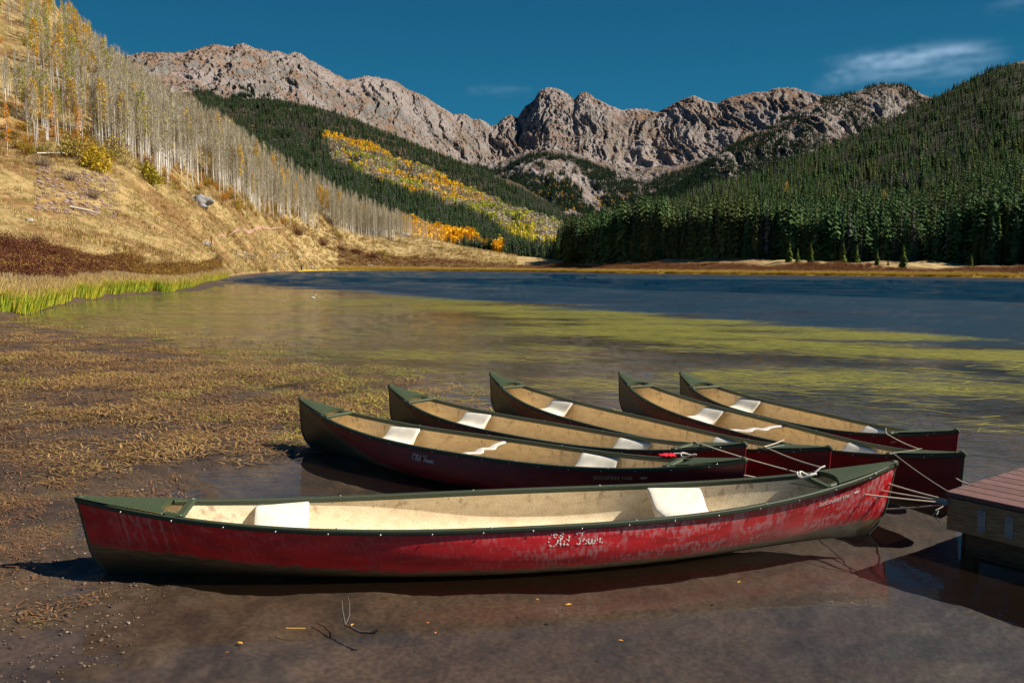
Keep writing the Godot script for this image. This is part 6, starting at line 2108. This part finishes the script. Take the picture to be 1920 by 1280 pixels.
func make_ropes() -> void:
	var rm := mat("pale_rope", Color.WHITE, 0.85, true, 0.25)
	M["rope"] = rm
	rm.albedo_texture = noise_tex(36, 0.3, 0.7, 1.0, 128, 2)
	rm.uv1_triplanar = true
	rm.uv1_scale = Vector3.ONE * 12.0
	var hook := DOCK + Vector3(-0.015, -0.07, 0.02)
	rope("pale rope from the bow of the canoe with the script name to the dock", [aboard(1, 1.0, 0.78, 1.0, 0.0, 0.0), hook], 0.03)
	rope("long pale rope from the third canoe's bow plate to the dock", [aboard(2, 0.74, 1.0, -1.0, 0.03), aboard(2, 0.86, 1.0, 1.0, 0.035), hook + Vector3(0.0, 0.012, 0)], 0.05)
	rope("pale rope from the fourth canoe's bow passing over the bright red canoe", [aboard(3, 0.77, 1.0, -1.0, 0.05), aboard(3, 0.80, 1.0, 1.0, 0.03), aboard(0, 0.83, 1.0, -1.0, 0.03)], 0.03)
	rope("pale rope from the bright red canoe's bow handle to the dock", [aboard(0, 0.98, 0.75, -1.0, 0.0), hook + Vector3(0, 0.02, 0)], 0.02)
	rope("low pale rope from the bright red canoe's stem to the dock", [aboard(0, 1.0, 0.36, 1.0), hook + Vector3(0, -0.008, 0)], 0.02)
	rope("thin dark rope down the side of the unlettered canoe to the dock", [aboard(4, 0.80, 1.0, -1.0, 0.03), aboard(4, 0.80, 1.0, 1.0, 0.02), DOCK + Vector3(0.0, 0.0, 0.0)], 0.02, 0.004, Color(0.34, 0.31, 0.26))
	rope("short pale rope from the farthest canoe down into the unlettered one", [aboard(5, 0.72, 1.0, 1.0, 0.06), aboard(5, 0.73, 1.0, 1.0, 0.012, 0.02), aboard(4, 0.80, 1.0, -1.0, 0.02)], 0.03, 0.005, Color(0.66, 0.62, 0.42))
	rope("short pale rope between the unlettered canoe's bow and the dock corner", [aboard(4, 0.985, 0.66, 1.0), DOCK + Vector3(0.25, 0.0, -0.17)], 0.03)
	# the frayed ends at the mooring bolt
	var fm := MB.new()
	for k in 4:
		fm.tube(PackedVector3Array([hook, hook + Vector3(-0.05 - 0.02 * k, -0.02 - 0.018 * k, 0.03), hook + Vector3(-0.10 + 0.012 * k, -0.035 - 0.028 * k, 0.05)]), 0.005, 0.003, 5, Color(0.5, 0.46, 0.38))
	single("rope_knot", fm.mesh(rm), "frayed rope knot at the dock's corner bolt", "knot")
	# the knot on the bright red canoe's handle
	var h: Hull = G["hull_0"]
	var t := 1.0 - 0.61 / (h.len * 0.5)
	var at := aboard(0, t, 1.0, 1.0)
	var far := aboard(0, t, 1.0, -1.0)
	var mid := far.lerp(at, 0.3) + Vector3(0, 0.03, 0)
	var km := MB.new()
	var loop := PackedVector3Array()
	for k in 25:
		var a := TAU * k / 24.0 * 1.6
		loop.append(mid + Vector3(cos(a) * 0.05 - k * 0.0012, 0.014 * sin(a * 2.0), sin(a) * 0.045))
	km.tube(loop, 0.007, 0.007, 6, Color(0.66, 0.66, 0.64))
	km.tube(PackedVector3Array([mid + Vector3(0.03, 0, 0), mid + Vector3(0.09, 0.045, -0.02), mid + Vector3(0.13, 0.05, -0.05)]), 0.007, 0.006, 6, Color(0.7, 0.7, 0.66))
	single("rope_knot", km.mesh(rm), "white rope looped round the bright red canoe's bow handle", "knot")
	# the red cloth and rope on the second canoe's bow
	var m1 := aboard(1, 0.70, 1.0, -1.0, 0.012)
	var cl := MB.new()
	var cp := PackedVector3Array()
	for i in 9:
		for j in 7:
			cp.append(m1 + Vector3(i * 0.016 - 0.06, 0.022 + 0.016 * n_fine.get_noise_2d(i * 0.9, j * 0.9), 0.05 - j * 0.015))
	cl.grid(cp, 9, 7, Color.WHITE)
	single("red_cloth", cl.mesh(M.red_cloth), "crumpled red cloth tied on the bow of the canoe with the script name", "cloth")
	var k2 := MB.new()
	var l2 := PackedVector3Array()
	for k in 25:
		var a := TAU * k / 24.0 * 1.5
		l2.append(m1 + Vector3(0.16 + cos(a) * 0.06, 0.028 + 0.012 * sin(a * 2.0), 0.04 + sin(a) * 0.035))
	k2.tube(l2, 0.006, 0.006, 6, Color(0.62, 0.6, 0.55))
	k2.tube(PackedVector3Array([m1 + Vector3(0.05, 0.03, 0.0), m1 + Vector3(0.12, 0.035, 0.02), m1 + Vector3(0.2, 0.03, 0.06)]), 0.006, 0.006, 6, Color(0.62, 0.6, 0.55))
	single("rope_knot", k2.mesh(rm), "coil of grey rope beside the red cloth", "knot")


# ------------------------------------------------------------------ small things
func make_small_things() -> void:
	var bark: Material = M.twigs
	var tw := thing("twig", "dark forked twig poking out of the shallow water before the red canoe", "twig", Vector3(-0.86, 0, -4.40))
	var a := MB.new()
	a.tube(PackedVector3Array([Vector3(0.22, 0.0, 0.28), Vector3(0.12, -0.015, 0.24), Vector3(0.0, -0.01, 0.14), Vector3(-0.035, 0.05, 0.05), Vector3(-0.05, 0.10, 0.0)]), 0.009, 0.0035, 6, Color(0.09, 0.08, 0.075))
	part("stem", a.mesh(bark), tw)
	var b := MB.new()
	b.tube(PackedVector3Array([Vector3(0.0, -0.012, 0.14), Vector3(0.012, 0.02, 0.06), Vector3(-0.002, 0.07, -0.02), Vector3(-0.022, 0.105, -0.06)]), 0.005, 0.0025, 5, Color(0.10, 0.085, 0.075))
	part("branch", b.mesh(bark), tw)
	var c := MB.new()
	c.tube(PackedVector3Array([Vector3(0.2, 0.003, 0.28), Vector3(0.23, 0.02, 0.28)]), 0.014, 0.008, 6, Color(0.03, 0.028, 0.025))
	part("stub", c.mesh(bark), tw)
	# leaves and stalks afloat
	tw.scale = Vector3.ONE * 0.8
	var leafm := MB.new()
	leafm.quad(Vector3(-0.028, 0.002, 0), Vector3(0, 0.006, -0.013), Vector3(0.028, 0.002, 0), Vector3(0, 0.004, 0.013))
	var lm := leafm.mesh(M.weed)
	var n := 0
	for s in [[-0.43, -4.30], [-0.82, -4.27], [-1.33, -4.05], [-1.36, -3.95], [0.15, -4.62], [0.32, -4.55], [-0.38, -4.18], [0.55, -4.1], [1.35, -4.9], [1.9, -4.6]]:
		var o := MeshInstance3D.new()
		o.mesh = lm
		o.name = numbered("fallen_leaf")
		o.transform = Transform3D(Basis(Vector3.UP, n * 1.3).scaled(Vector3.ONE * (0.35 + 0.2 * (n % 3))), Vector3(s[0], 0.001, s[1]))
		o.material_override = mat("leaf_%d" % n, lin(0.55, 0.18 + 0.05 * (n % 3), 0.05), 0.6, false)
		add_child(o)
		tag(o, "small orange leaf afloat on the brown water before the red canoe", "leaf", "orange leaves afloat in the shallows")
		n += 1
	var stalk := MB.new()
	stalk.tube(PackedVector3Array([Vector3(-0.05, 0.003, 0), Vector3(0, 0.004, 0.004), Vector3(0.05, 0.003, 0)]), 0.004, 0.003, 5, Color(0.42, 0.26, 0.08))
	single("floating_stalk", stalk.mesh(M.weed), "short straw coloured stalk floating beside the forked twig", "stalk", Vector3(-1.1, 0.0, -4.22))
	# a white bird standing far out in the shallows
	var bm := MB.new()
	bm.ball(Vector3(0, 0.20, 0), Vector3(0.16, 0.085, 0.08), 7, Color(0.75, 0.74, 0.72))
	bm.tube(PackedVector3Array([Vector3(0.10, 0.22, 0), Vector3(0.16, 0.30, 0), Vector3(0.15, 0.37, 0), Vector3(0.20, 0.39, 0)]), 0.04, 0.028, 6, Color(0.75, 0.74, 0.72))
	bm.ball(Vector3(0.21, 0.39, 0), Vector3(0.05, 0.042, 0.038), 6, Color(0.75, 0.74, 0.72))
	bm.tube(PackedVector3Array([Vector3(0.24, 0.39, 0), Vector3(0.33, 0.37, 0)]), 0.014, 0.003, 5, Color(0.35, 0.25, 0.05))
	bm.tube(PackedVector3Array([Vector3(0.0, 0.14, 0.03), Vector3(0.01, -0.1, 0.03)]), 0.01, 0.008, 5, Color(0.35, 0.25, 0.05))
	bm.tube(PackedVector3Array([Vector3(0.02, 0.14, -0.03), Vector3(0.03, -0.1, -0.03)]), 0.01, 0.008, 5, Color(0.35, 0.25, 0.05))
	single("bird", bm.mesh(M.weed), "small white bird standing in the shallows off the landing spot", "bird", Vector3(-10.7, 0.0, -45.8)).scale = Vector3.ONE * 0.7
